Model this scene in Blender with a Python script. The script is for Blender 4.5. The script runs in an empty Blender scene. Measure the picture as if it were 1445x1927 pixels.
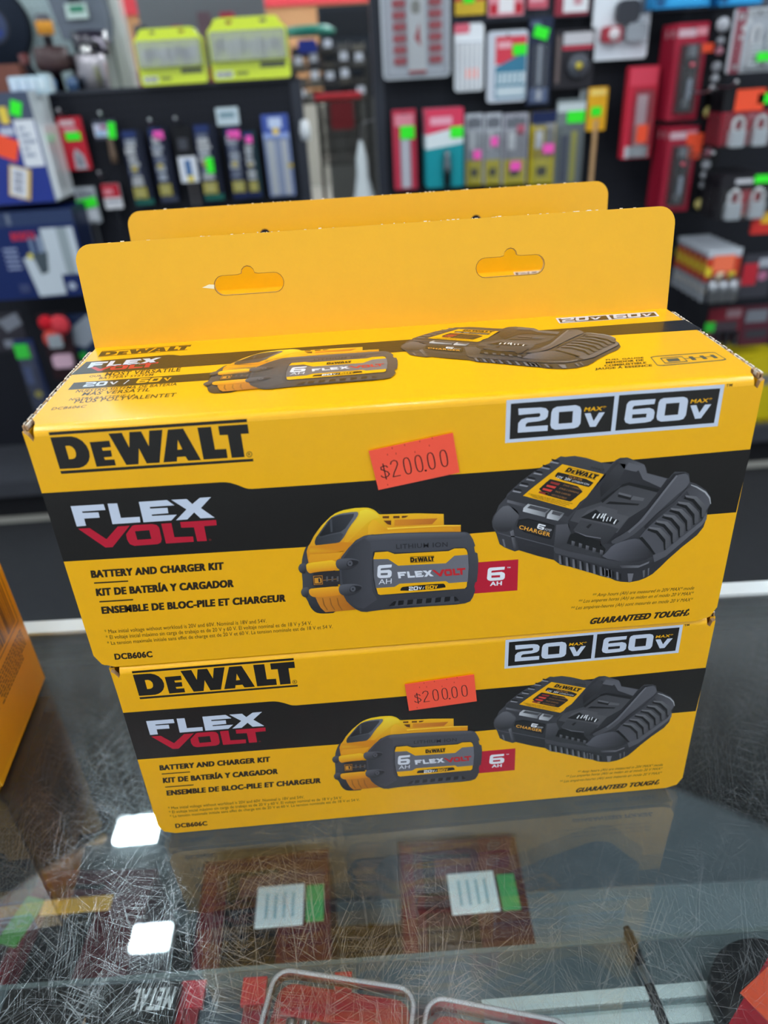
import bpy, bmesh, math, random
from mathutils import Vector, Matrix, Euler
from mathutils.geometry import tessellate_polygon
random.seed(7)
SC = bpy.context.scene
COL = SC.collection
PI = math.pi
# ------------------------------------------------------------------ camera
CAM_F = 1366.6                                  # focal length in pixels of the 1445 x 1927 frame
CX, CY = 722.5, 963.5
CAM_LOC = Vector((-.01506, -.27306, 1.36808))
CAM_EUL = Euler((math.radians(59.0854), math.radians(3.0403), math.radians(-3.2591)), 'XYZ')
cam_data = bpy.data.cameras.new('camera')
cam = bpy.data.objects.new('camera', cam_data)
COL.objects.link(cam)
cam.location, cam.rotation_euler = CAM_LOC, CAM_EUL
cam_data.sensor_fit = 'VERTICAL'
cam_data.sensor_height = 24.0
cam_data.lens = CAM_F / 1927 * 24.0
cam_data.clip_start, cam_data.clip_end = .02, 100
cam_data.dof.use_dof = True
cam_data.dof.focus_distance = .355
cam_data.dof.aperture_fstop = 4.2
SC.camera = cam
# ------------------------------------------------------------------ world, exposure
SC.view_settings.view_transform = 'Standard'
SC.view_settings.look = 'None'
SC.view_settings.gamma = 1
SC.view_settings.use_curve_mapping = False
SC.view_settings.exposure = 1.0
W = bpy.data.worlds.new('shop_air'); SC.world = W
W.use_nodes = True
W.node_tree.nodes['Background'].inputs[0].default_value = (.80, .90, 1.0, 1)
W.node_tree.nodes['Background'].inputs[1].default_value = .5
SC.cycles.max_bounces = 10
SC.cycles.transparent_max_bounces = 16
SC.cycles.caustics_reflective = False
SC.cycles.caustics_refractive = False
SC.cycles.sample_clamp_indirect = 6.0
# ceiling light fixtures: (x, y) of each centre; they hang from the ceiling at CEIL
CEIL = 7.0
LAMP = 60.0                                     # emission strength of the tubes

LAMP2 = 34.0                                    # the hung strip lights, added to brighten the shop

# ------------------------------------------------------------------ maths helpers
ROT = CAM_EUL.to_matrix()
def ray(px, py):
    return ROT @ Vector(((px - CX) / CAM_F, -(py - CY) / CAM_F, -1))
def at(px, py, Y):                              # world point seen at a pixel, on the vertical plane y = Y
    d = ray(px, py); return CAM_LOC + d * ((Y - CAM_LOC.y) / d.y)
def atz(px, py, Z):                             # the same on the horizontal plane z = Z
    d = ray(px, py); return CAM_LOC + d * ((Z - CAM_LOC.z) / d.z)
def s2l(v):
    v /= 255.0
    return v / 12.92 if v <= .04045 else ((v + .055) / 1.055) ** 2.4
def rgb(r, g, b):
    return (s2l(r), s2l(g), s2l(b), 1.0)
def mixc(a, b, t):
    return tuple(a[i] * (1 - t) + b[i] * t for i in range(3)) + (1.0,)

# ------------------------------------------------------------------ materials (all procedural)
def new_mat(name):
    m = bpy.data.materials.new(name); m.use_nodes = True
    nt = m.node_tree; return m, nt, nt.nodes['Principled BSDF']
def col_mat(name, rough=.5, metallic=0., coat=0., var=.06, nscale=300., bump=0., bscale=900., spec=.5, coat_rough=.1):
    """colour from the mesh's print colours, with a slight procedural grain"""
    m, nt, p = new_mat(name)
    a = nt.nodes.new('ShaderNodeAttribute'); a.attribute_name = 'Col'
    tc = nt.nodes.new('ShaderNodeTexCoord')
    n = nt.nodes.new('ShaderNodeTexNoise'); n.inputs['Scale'].default_value = nscale
    nt.links.new(tc.outputs['Object'], n.inputs['Vector'])
    mr = nt.nodes.new('ShaderNodeMapRange')
    mr.inputs['To Min'].default_value = 1 - var; mr.inputs['To Max'].default_value = 1 + var
    nt.links.new(n.outputs['Fac'], mr.inputs['Value'])
    mx = nt.nodes.new('ShaderNodeVectorMath'); mx.operation = 'SCALE'
    nt.links.new(a.outputs['Color'], mx.inputs[0]); nt.links.new(mr.outputs['Result'], mx.inputs['Scale'])
    nt.links.new(mx.outputs['Vector'], p.inputs['Base Color'])
    p.inputs['Roughness'].default_value = rough
    p.inputs['Metallic'].default_value = metallic
    p.inputs['Specular IOR Level'].default_value = spec
    p.inputs['Coat Weight'].default_value = coat
    p.inputs['Coat Roughness'].default_value = coat_rough
    if bump:
        b = nt.nodes.new('ShaderNodeBump'); b.inputs['Strength'].default_value = bump
        b.inputs['Distance'].default_value = .0006
        n2 = nt.nodes.new('ShaderNodeTexNoise'); n2.inputs['Scale'].default_value = bscale
        nt.links.new(tc.outputs['Object'], n2.inputs['Vector'])
        nt.links.new(n2.outputs['Fac'], b.inputs['Height'])
        nt.links.new(b.outputs['Normal'], p.inputs['Normal'])
        nt.links.new(b.outputs['Normal'], p.inputs['Coat Normal'])
    return m
def emit_mat(name, c, s):
    m, nt, p = new_mat(name)
    p.inputs['Base Color'].default_value = c
    p.inputs['Emission Color'].default_value = c
    p.inputs['Emission Strength'].default_value = s
    return m
def clear_mat(name, tint=(.98, .99, .99, 1), rough=.08, haze=.05, bump=.5):
    """thin clear plastic: mostly see-through, with a glossy Fresnel reflection and a little haze"""
    m, nt, p = new_mat(name)
    out = nt.nodes['Material Output']
    tr = nt.nodes.new('ShaderNodeBsdfTransparent'); tr.inputs[0].default_value = tint
    gl = nt.nodes.new('ShaderNodeBsdfGlossy'); gl.inputs['Roughness'].default_value = rough
    df = nt.nodes.new('ShaderNodeBsdfDiffuse'); df.inputs[0].default_value = (.8, .83, .86, 1)
    fr = nt.nodes.new('ShaderNodeFresnel'); fr.inputs[0].default_value = 1.4
    ns = nt.nodes.new('ShaderNodeTexNoise'); ns.inputs['Scale'].default_value = 40
    bp = nt.nodes.new('ShaderNodeBump'); bp.inputs['Strength'].default_value = bump; bp.inputs['Distance'].default_value = .004
    nt.links.new(ns.outputs['Fac'], bp.inputs['Height'])
    nt.links.new(bp.outputs['Normal'], gl.inputs['Normal']); nt.links.new(bp.outputs['Normal'], fr.inputs['Normal'])
    m1 = nt.nodes.new('ShaderNodeMixShader'); m1.inputs[0].default_value = haze
    nt.links.new(tr.outputs[0], m1.inputs[1]); nt.links.new(df.outputs[0], m1.inputs[2])
    m2 = nt.nodes.new('ShaderNodeMixShader')
    nt.links.new(fr.outputs[0], m2.inputs[0]); nt.links.new(m1.outputs[0], m2.inputs[1]); nt.links.new(gl.outputs[0], m2.inputs[2])
    nt.links.new(m2.outputs[0], out.inputs['Surface'])
    return m
MAT = {
    'carton': col_mat('printed_carton', rough=.34, var=.03, nscale=120, bump=.08, bscale=500, coat=.40, coat_rough=.16, spec=.32),
    'card': col_mat('printed_card', rough=.45, var=.04, nscale=80, spec=.25),
    'plastic': col_mat('moulded_plastic', rough=.38, var=.05, nscale=60, spec=.35),
    'gloss': col_mat('glossy_plastic', rough=.16, var=.03, nscale=60, coat=.5),
    'metal': col_mat('bare_metal', rough=.28, metallic=1., var=.08, nscale=90),
    'paper': col_mat('paper_label', rough=.7, var=.04, nscale=200),
    'raw': col_mat('raw_corrugated_board', rough=.85, var=.22, nscale=420),
    'rough': col_mat('matt_surface', rough=.8, var=.12, nscale=30, spec=.2),
    'clear': clear_mat('clear_plastic'),
    'lid': clear_mat('clear_case_lid', haze=.006, rough=.04, bump=.05),
    'milky': clear_mat('milky_plastic', haze=.34, rough=.15),
}

# ------------------------------------------------------------------ mesh builder
class MB:
    """collects coloured faces and links them as ONE mesh object"""
    def __init__(self): self.v, self.f, self.c, self.s = [], [], [], []
    def add(self, verts, faces, col, smooth=False):
        b = len(self.v); self.v += [tuple(p) for p in verts]
        for k, fc in enumerate(faces):
            self.f.append(tuple(b + i for i in fc))
            cc = col[k] if isinstance(col, list) else col
            self.c.append(cc); self.s.append(smooth)
        return self
    def box(self, x0, x1, y0, y1, z0, z1, col):
        x0, x1 = sorted((x0, x1)); y0, y1 = sorted((y0, y1)); z0, z1 = sorted((z0, z1))
        v = [(x, y, z) for z in (z0, z1) for y in (y0, y1) for x in (x0, x1)]
        return self.add(v, [(0,2,3,1), (4,5,7,6), (0,1,5,4), (2,6,7,3), (0,4,6,2), (1,3,7,5)], col)
    def rbox(self, x0, x1, y0, y1, z0, z1, r, col, n=4):
        """box with its upright (y) edges rounded: an outline in x-z pushed through y"""
        return self.slab(rrect(x0, x1, z0, z1, r, n), y0, y1, col)
    def slab(self, out, y0, y1, col, side=None, holes=()):
        """a flat outline in x-z (with holes) given thickness in y; y0 faces the viewer"""
        loops = [list(out)] + [list(h) for h in holes]
        tri = tessellate_polygon([[Vector((p[0], p[1], 0)) for p in l] for l in loops])
        flat = [p for l in loops for p in l]; n = len(flat)
        v = [(p[0], y0, p[1]) for p in flat] + [(p[0], y1, p[1]) for p in flat]
        ft = []
        for t in tri:
            a, b, c = (flat[i] for i in t)
            ccw = (b[0]-a[0])*(c[1]-a[1]) - (b[1]-a[1])*(c[0]-a[0]) > 0
            t = tuple(t) if ccw else tuple(reversed(t))
            ft.append(t); ft.append(tuple(i + n for i in reversed(t)))
        self.add(v, ft, col)
        fs, o = [], 0
        for li, l in enumerate(loops):
            m = len(l)
            area = sum(l[i][0]*l[(i+1) % m][1] - l[(i+1) % m][0]*l[i][1] for i in range(m))
            fwd = (area > 0) == (li == 0)
            for i in range(m):
                a, b = o + i, o + (i + 1) % m
                fs.append((a, a + n, b + n, b) if fwd else (a, b, b + n, a + n))
            o += m
        return self.add(v, fs, side or col)
    def tube(self, pts, r, col, n=8, caps=True):
        pts = [Vector(p) for p in pts]; m = len(pts)
        rr = r if isinstance(r, (list, tuple)) else [r] * m
        v, f = [], []
        for i, p in enumerate(pts):
            t = (pts[min(i+1, m-1)] - pts[max(i-1, 0)])
            if t.length < 1e-9: t = Vector((0, 0, 1))
            t.normalize()
            up = Vector((0, 0, 1)) if abs(t.z) < .9 else Vector((0, 1, 0))
            a = t.cross(up).normalized(); b = t.cross(a)
            for k in range(n):
                an = 2 * PI * k / n
                v.append(p + (a * math.cos(an) + b * math.sin(an)) * rr[i])
        for i in range(m - 1):
            for k in range(n):
                k2 = (k + 1) % n
                f.append((i*n + k, i*n + k2, (i+1)*n + k2, (i+1)*n + k))
        self.add(v, f, col, True)
        if caps:
            self.add(v, [tuple(range(n - 1, -1, -1)), tuple((m - 1) * n + k for k in range(n))], col)
        return self
    def lathe(self, prof, col, axis='z', n=28, o=(0, 0, 0)):
        """profile of (radius, height) turned about an axis through o; col may be one per profile step"""
        v, f, cc = [], [], []
        for r, h in prof:
            for k in range(n):
                a = 2 * PI * k / n; x, y = r * math.cos(a), r * math.sin(a)
                p = {'z': (x, y, h), 'y': (x, h, y), 'x': (h, x, y)}[axis]
                v.append((p[0] + o[0], p[1] + o[1], p[2] + o[2]))
        for i in range(len(prof) - 1):
            for k in range(n):
                k2 = (k + 1) % n
                q = (i*n + k, i*n + k2, (i+1)*n + k2, (i+1)*n + k)
                f.append(q if axis != 'y' else tuple(reversed(q)))
                cc.append(col[i] if isinstance(col, list) else col)
        return self.add(v, f, cc, True)
    def flat(self, out, col, y, holes=()):
        """coloured print: a flat polygon in x-z at depth y facing -y; col is one colour or a function of the point"""
        loops = [[Vector((p[0], p[1], 0)) for p in l] for l in [out] + list(holes)]
        tri = tessellate_polygon(loops)
        flat = [p for l in loops for p in l]
        ft = []
        for t in tri:
            a, b, c = (flat[i] for i in t)
            cr = (b[0]-a[0])*(c[1]-a[1]) - (b[1]-a[1])*(c[0]-a[0])
            if abs(cr) < 1e-14: continue
            ft.append(tuple(t) if cr > 0 else tuple(reversed(t)))
        cols = [[col((flat[i][0], flat[i][1])) for i in t] for t in ft] if callable(col) else [col] * len(ft)
        return self.add([(p[0], y, p[1]) for p in flat], ft, cols)
    def moved(self, M):
        self.v = [tuple(M @ Vector(p)) for p in self.v]; return self
    def mesh(self, name, mat):
        me = bpy.data.meshes.new(name)
        me.from_pydata(self.v, [], self.f)
        ca = me.color_attributes.new('Col', 'FLOAT_COLOR', 'CORNER')
        buf = []
        for p, c in zip(me.polygons, self.c):
            for j in range(p.loop_total):
                buf += (c[j] if isinstance(c, list) else c)
        ca.data.foreach_set('color', buf)
        me.polygons.foreach_set('use_smooth', self.s)
        me.materials.append(MAT[mat] if isinstance(mat, str) else mat)
        me.update(); return me
    def build(self, name, mat='plastic', parent=None, loc=None, rot=None):
        o = bpy.data.objects.new(name, self.mesh(name, mat)); COL.objects.link(o)
        if parent is not None: o.parent = parent
        if loc is not None: o.location = loc
        if rot is not None: o.rotation_euler = rot
        return o
def rrect(x0, x1, z0, z1, r, n=4):
    r = min(r, (x1 - x0) / 2.001, (z1 - z0) / 2.001); out = []
    for cx, cz, a0 in ((x1 - r, z0 + r, -PI/2), (x1 - r, z1 - r, 0), (x0 + r, z1 - r, PI/2), (x0 + r, z0 + r, PI)):
        for k in range(n + 1):
            a = a0 + PI / 2 * k / n; out.append((cx + r * math.cos(a), cz + r * math.sin(a)))
    return out
def circ(cx, cz, r, n=20, rz=None):
    return [(cx + r * math.cos(2*PI*k/n), cz + (rz or r) * math.sin(2*PI*k/n)) for k in range(n)]
def tag(o, label=None, cat=None, group=None, kind=None):
    if label: o['label'] = label
    if cat: o['category'] = cat
    if group: o['group'] = group
    if kind: o['kind'] = kind
    return o
def thing(name, label, cat, loc=(0, 0, 0), rz=0, group=None):
    o = bpy.data.objects.new(name, None); COL.objects.link(o)
    o.empty_display_size = .02
    o.location = loc; o.rotation_euler = (0, 0, rz)
    return tag(o, label, cat, group)
def kids(o): return [c for c in bpy.data.objects if c.parent == o]
def dup(root, loc, rz=None, label=None, group=None):
    r = root.copy(); COL.objects.link(r); r.location = loc
    if rz is not None: r.rotation_euler = (0, 0, rz)
    if label: r['label'] = label
    if group: r['group'] = group
    for ch in kids(root):
        c = ch.copy(); COL.objects.link(c); c.parent = r
        for g in kids(ch):
            d = g.copy(); COL.objects.link(d); d.parent = c
    return r
_fc = bpy.data.curves.new('type', 'FONT'); _fo = bpy.data.objects.new('type', _fc)
_cache = {}
def glyphs(s, bold=0.):
    """outline triangles of a line of type, normalised to x 0..1 and cap height 1"""
    key = (s, bold)
    if key not in _cache:
        COL.objects.link(_fo)
        _fc.body = s; _fc.offset = bold; _fc.resolution_u = 3; _fc.space_character = 1.0 if bold < .01 else 1.10
        bpy.context.view_layer.update()
        me = bpy.data.meshes.new_from_object(_fo.evaluated_get(bpy.context.evaluated_depsgraph_get()))
        COL.objects.unlink(_fo)
        xs = [v.co.x for v in me.vertices]; x0, x1 = min(xs), max(xs)
        v = [((p.co.x - x0) / (x1 - x0), (p.co.y + bold) / (.686 + 2 * bold)) for p in me.vertices]
        f = [tuple(p.vertices) for p in me.polygons]
        bpy.data.meshes.remove(me)
        _cache[key] = (v, f)
    return _cache[key]
def type_on(mb, s, bl, br, tl, col, y, bold=.02):
    heavy, bold = (bold * 1.6, .012) if bold >= .03 else (0, bold)
    return _type(mb, s, bl, br, tl, col, y, bold, heavy)
def _type(mb, s, bl, br, tl, col, y, bold, heavy):
    """sets a line of type on the x-z plane at depth y: bl -> br along the baseline, bl -> tl up the capitals"""
    v, f = glyphs(s, bold)
    V = [(bl[0] + (br[0]-bl[0])*a + (tl[0]-bl[0])*b, y, bl[1] + (br[1]-bl[1])*a + (tl[1]-bl[1])*b) for a, b in v]
    ff = []
    for t in f:
        a, b, c = V[t[0]], V[t[1]], V[t[2]]
        ff.append(t if (b[0]-a[0])*(c[2]-a[2]) - (b[2]-a[2])*(c[0]-a[0]) > 0 else tuple(reversed(t)))
    if heavy:                                   # heavier weight: the line struck several times, slightly shifted
        H = math.hypot(tl[0]-bl[0], tl[1]-bl[1]) * heavy; L = math.hypot(br[0]-bl[0], br[1]-bl[1])
        ux, uz = (br[0]-bl[0])/L*H, (br[1]-bl[1])/L*H
        for k, (i, j) in enumerate(((-1, -.5), (1, -.5), (-1, .5), (1, .5), (0, 0), (-.5, 0), (.5, 0))):
            mb.add([(x + ux*i - uz*j, yy - 4e-7*k, z + uz*i + ux*j) for x, yy, z in V], ff, col)
    else:
        mb.add(V, ff, col)
# ------------------------------------------------------------------ the kit carton: sizes and printed artwork
BW, BH, BD = .30, .12785, .1019                 # carton width, height, depth
TABH, TABT = .0502, math.radians(8.87)          # hang tab height and lean
TOP = 1.0                                       # height of the counter glass above the floor
# the artwork was measured from the photograph; these turn a measurement into panel coordinates (metres)
ZO = {'A': (0, 760, 600/1445), 'B': (540, 760, 460/1445), 'C': (900, 700, 545/1445),
      '1': (80, 780, 200/1445), '2': (280, 780, 200/1445), '3': (120, 920, 300/1445), '4': (940, 720, 450/1445),
      '5': (920, 850, 220/1445), '6': (1130, 850, 220/1445), '7': (560, 950, 180/1445), '8': (680, 950, 300/1445),
      'T1': (90, 640, 330/1445), 'T2': (380, 620, 400/1445), 'T3': (740, 570, 520/1445), 'T6': (740, 320, 705/1445), 'F': (0, 0, 1)}
def px_of(zone, p):
    o = ZO[zone]; return o[0] + p[0] * o[2], o[1] + p[1] * o[2]
def FP(zone, *pts):                             # front panel: (x, height)
    r = []
    for p in pts:
        q = at(*px_of(zone, p), 0.0); r.append((q.x, q.z - TOP - BH))
    return r
def TP(zone, *pts):                             # top panel: (x, distance back from the front edge)
    r = []
    for p in pts:
        q = atz(*px_of(zone, p), TOP + 2 * BH); r.append((q.x, q.y))
    return r
YEL = rgb(248, 182, 6); BLK = rgb(22, 19, 17); SILV = rgb(205, 214, 230); RED = rgb(190, 22, 50); WHT = rgb(238, 240, 244)
DK = rgb(62, 62, 66); DKR = rgb(44, 44, 48); GRY = rgb(104, 104, 110); INK = rgb(40, 28, 14)
STK = rgb(255, 88, 62)
LY = .00005                                     # thickness of one layer of print
def lin(p0, p1, c0, c1):                        # colour ramp of a printed picture, from p0 to p1
    dx, dy = p1[0]-p0[0], p1[1]-p0[1]; L = dx*dx + dy*dy
    return lambda p: mixc(c0, c1, max(0., min(1., ((p[0]-p0[0])*dx + (p[1]-p0[1])*dy) / L)))
def smooth(pts, it=2):                          # rounds a traced closed outline (corner cutting)
    for _ in range(it):
        q = []
        for i in range(len(pts)):
            a, b = pts[i], pts[(i+1) % len(pts)]
            q += [(a[0]*.75+b[0]*.25, a[1]*.75+b[1]*.25), (a[0]*.25+b[0]*.75, a[1]*.25+b[1]*.75)]
        pts = q
    return pts
D_, E_ = [], []
WALT = [  # (outline, holes) of the word mark, bars included
    (FP('1', (82,242)) + FP('2', (1330,60), (1336,103)) + FP('1', (95,283)), []),
    (FP('1', (242,768)) + FP('2', (1418,600), (1422,636)) + FP('1', (256,808)), []),
    (FP('1', (104,312),(340,297),(400,298),(470,316),(540,358),(600,425),(635,500),(643,570),(630,630),(600,675),(555,708),(500,726),(440,731),(236,741)),
     [FP('1', (310,428),(365,424),(405,440),(440,480),(455,525),(455,565),(440,590),(410,604),(362,608))]),
    (FP('1', (640,376),(908,355),(930,441),(805,453),(820,492),(930,485),(947,572),(835,582),(850,617),(978,610),(998,691),(736,710)), []),
    (FP('1', (895,260),(1076,247),(1180,450),(1180,238),(1340,229),(1446,430),(1450,218),(1630,207),(1592,655),(1417,665),(1310,460),(1305,675),(1140,685)), []),
    (FP('2', (258,206),(466,190),(710,618),(535,628),(500,570),(385,578),(382,638),(200,650)), [FP('2', (393,345),(456,472),(389,480))]),
    (FP('2', (660,178),(845,166),(900,475),(1053,467),(1072,590),(745,612)), []),
    (FP('2', (942,158),(1342,131),(1362,258),(1253,264),(1303,577),(1128,589),(1072,276),(963,281)), []),
]
WALTQ = FP('1', (82,242)) + FP('2', (1330,60), (1422,636)) + FP('1', (256,808))      # its corners: tl tr br bl
FLEX = [
    (FP('3', (62,156),(362,138),(378,190),(165,204),(172,217),(315,211),(326,260),(185,268),(203,333),(118,340)), []),
    (FP('3', (397,133),(484,130),(518,262),(688,252),(695,302),(442,319)), []),
    (FP('3', (680,117),(935,100),(1003,148),(780,163),(783,178),(940,170),(948,219),(797,232),(800,244),(1025,232),(975,285),(723,302)), []),
    (FP('3', (975,98),(1115,91),(1165,137),(1232,80),(1335,73),(1243,173),(1368,260),(1240,266),(1182,212),(1120,276),(1017,284),(1112,185)), []),
]
FLEXQ = FP('3', (62,156), (1332,73), (1374,260), (118,340))
VOLT = [
    (FP('3', (130,360),(235,354),(388,455),(490,340),(598,332),(443,527),(378,530)), []),
    (FP('3', (565,410),(620,335),(640,327),(800,318),(840,325),(865,350),(888,455),(880,485),(850,500),(640,515),(600,500),(575,460)),
     [FP('3', (645,383),(775,373),(795,452),(667,461))]),
    (FP('3', (883,315),(975,308),(1003,437),(1172,430),(1178,478),(927,494)), []),
    (FP('3', (1055,300),(1380,280),(1386,328),(1272,337),(1298,470),(1210,475),(1180,347),(1065,351)), []),
]
VOLTQ = FP('3', (125,360), (1380,280), (1398,466), (170,546))
N20 = [
    (FP('4', (113,156),(250,149),(280,155),(294,172),(290,205),(275,222),(240,232),(170,240),(158,250),(156,266),(291,257),(289,290),(109,302),(112,245),(130,222),(160,212),(235,207),(245,200),(246,190),(240,183),(115,195)), []),
    (FP('4', (345,145),(460,135),(485,145),(493,165),(488,245),(475,265),(450,275),(335,284),(313,275),(306,255),(312,180),(322,157)), [FP('4', (358,177),(443,171),(438,242),(355,248))]),
]
N20Q = FP('4', (113,156), (493,133), (486,274), (109,302))
N60 = [
    (FP('4', (795,108),(942,98),(935,128),(812,140),(803,150),(802,162),(905,152),(930,162),(936,180),(930,215),(912,233),(880,240),(785,249),(760,240),(753,222),(768,130),(780,114)), [FP('4', (801,192),(888,186),(885,209),(799,216))]),
    (FP('4', (990,93),(1110,85),(1132,93),(1138,110),(1125,195),(1110,218),(1085,226),(975,235),(952,225),(947,205),(960,120),(970,102)), [FP('4', (1005,126),(1087,120),(1077,192),(995,199))]),
]
N60Q = FP('4', (770,110), (1140,83), (1122,224), (752,251))
N6, N6Q = N60[:1], FP('4', (770,110), (942,98), (932,238), (752,251))
VEE = [(FP('4', (513,186),(549,183),(567,232),(600,180),(635,178),(580,265),(545,267)), [])]
VEEQ = FP('4', (513,186), (635,178), (633,261), (509,269))
def quad_map(src, dst):                         # bilinear-free projective map between two quadrilaterals
    import numpy as np
    A, b = [], []
    for (x, y), (u, v) in zip(src, dst):
        A.append([x, y, 1, 0, 0, 0, -u*x, -u*y]); b.append(u)
        A.append([0, 0, 0, x, y, 1, -v*x, -v*y]); b.append(v)
    h = np.linalg.solve(np.array(A), np.array(b))
    def m(p):
        w = h[6]*p[0] + h[7]*p[1] + 1
        return ((h[0]*p[0]+h[1]*p[1]+h[2])/w, (h[3]*p[0]+h[4]*p[1]+h[5])/w)
    return m
def stamp(mb, logo, col, y, src=None, dst=None):
    m = quad_map(src, dst) if src else (lambda p: p)
    for out, holes in logo:
        mb.flat([m(p) for p in out], col, y, [[m(p) for p in h] for h in holes])

class Sheet:
    """printed picture: list of strokes on front-panel coordinates, replayable through a map onto another panel"""
    def __init__(self): self.items = []
    def p(self, layer, col, pts, holes=()): self.items.append(('p', layer, col, pts, list(holes))); return self
    def t(self, layer, col, s, bl, br, tl, bold=.02): self.items.append(('t', layer, col, s, [bl, br, tl], bold)); return self
    def logo(self, layer, col, logo, src, dst):
        m = quad_map(src, dst)
        for out, holes in logo: self.p(layer, col, [m(p) for p in out], [[m(p) for p in h] for h in holes])
        return self
    def draw(self, mb, base, m=None, inv=None):
        g = m or (lambda p: p)
        for it in self.items:
            y = -LY * (base + it[1])
            if it[0] == 'p':
                col = it[2]
                out = [g(p) for p in it[3]]; hl = [[g(p) for p in h] for h in it[4]]
                if callable(col) and m:
                    tab = {}
                    for a, b in zip(out, it[3]): tab[(round(a[0], 7), round(a[1], 7))] = col(b)
                    for h1, h0 in zip(hl, it[4]):
                        for a, b in zip(h1, h0): tab[(round(a[0], 7), round(a[1], 7))] = col(b)
                    mb.flat(out, lambda p: tab.get((round(p[0], 7), round(p[1], 7)), (.05, .05, .05, 1)), y, hl)
                else:
                    mb.flat(out, col, y, hl)
            else:
                a, b, c = (g(p) for p in it[4])
                type_on(mb, it[3], a, b, c, it[2], y, it[5])

# ---- the battery picture
BAT = Sheet()
Q7 = lambda *p: FP('7', *p)
Q8 = lambda *p: FP('8', *p)
def ramp(zone, a, b, c0, c1):
    A, B = FP(zone, a, b); return lin(A, B, c0, c1)
bY, bO, bP = rgb(255, 214, 30), rgb(232, 150, 24), rgb(250, 190, 30)
# rear shell seen at the left, and the lower left foot
BAT.p(1, ramp('7', (60,900), (200,900), rgb(70,72,78), rgb(40,40,44)), smooth(Q7((160,600),(120,640),(85,740),(62,850),(62,1030),(80,1200),(70,1340),(140,1420),(190,1540),(245,1605),(310,1637),(430,1640),(575,1628),(640,1500),(600,1100),(500,800),(300,650)), 1))
# yellow upper shell
BAT.p(2, ramp('7', (700,60), (820,620), rgb(252,214,34), rgb(226,146,22)),
      Q7((160,622),(190,580),(245,470),(300,390),(365,305),(440,230),(500,172),(560,130),(630,98),(700,75),(860,46),(1020,38),(1070,42),(1110,55),(1150,72),(1180,92),(1225,135)) +
      Q8((170,85),(500,75),(745,80),(747,180),(900,180),(900,246),(300,262),(60,280)) +
      Q7((1000,470),(880,530),(780,630),(660,790),(600,860),(575,900),(560,970),(250,1020),(210,1028),(150,1000),(125,930),(165,870),(150,800),(135,700)))
BAT.p(3, ramp('7', (150,640), (190,640), rgb(246,206,30), rgb(222,140,24)), Q7((190,622),(270,618),(500,586),(640,560),(720,560),(830,570),(700,700),(560,720),(190,740),(175,690)))
BAT.p(3, ramp('7', (900,500), (900,800), rgb(244,176,28), rgb(236,160,26)), Q7((190,745),(560,722),(690,690),(620,800),(585,840),(190,865),(172,850),(168,800)))
# finger opening
BAT.p(3, ramp('7', (300,580), (900,120), rgb(48,50,54), rgb(112,114,122)), smooth(Q7((262,610),(258,520),(340,400),(480,200),(620,130),(880,96),(922,112),(905,175),(780,335),(705,480),(650,545),(620,570),(500,582)), 1))
BAT.p(4, ramp('7', (360,440), (820,150), rgb(24,25,28), rgb(58,60,66)), Q7((325,462),(345,430),(505,195),(640,150),(852,128),(842,175),(720,350),(650,402),(500,432),(352,470)))
BAT.p(5, rgb(70,72,78), Q7((485,215),(520,200),(528,400),(500,412)))
BAT.p(4, ramp('7', (270,540), (640,500), rgb(52,54,58), rgb(66,68,74)), Q7((268,520),(500,450),(650,418),(690,440),(640,548),(500,580),(270,606)))
# upper-shell highlights and the terminal rail
BAT.p(3, ramp('7', (1000,60), (1100,420), rgb(255,226,60), rgb(236,170,28)), Q7((940,90),(1030,60),(1110,80),(1190,120),(1240,190),(1160,205),(1060,260),(900,420),(760,560),(700,560),(720,500),(800,340),(930,170)))
BAT.p(3, ramp('8', (200,120), (200,240), rgb(248,186,32), rgb(226,150,24)), Q8((180,88),(742,84),(742,182),(330,205),(240,205),(205,150)))
BAT.p(4, ramp('8', (300,130), (640,170), rgb(222,140,34), rgb(196,110,36)), Q8((300,132),(690,120),(640,172),(350,186),(298,186)))
for q in (((192,100),(250,98),(250,118),(192,118)), ((288,98),(345,97),(345,117),(288,118)), ((366,97),(425,95),(400,112),(366,116)), ((200,140),(270,138),(268,180),(235,172))):
    BAT.p(5, rgb(96,52,20), Q8(*q))
BAT.p(4, rgb(255,206,60), Q8((230,205),(330,200),(745,180),(900,180),(900,190),(745,192),(330,214),(240,222)))
BAT.p(4, ramp('8', (100,140), (220,240), rgb(250,190,40), rgb(232,160,24)), Q8((60,190),(100,130),(130,140),(240,225),(810,200),(840,230),(300,255),(60,270)))
BAT.p(3, rgb(40,40,44), Q8((135,45),(160,45),(185,72),(165,80)))
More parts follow.
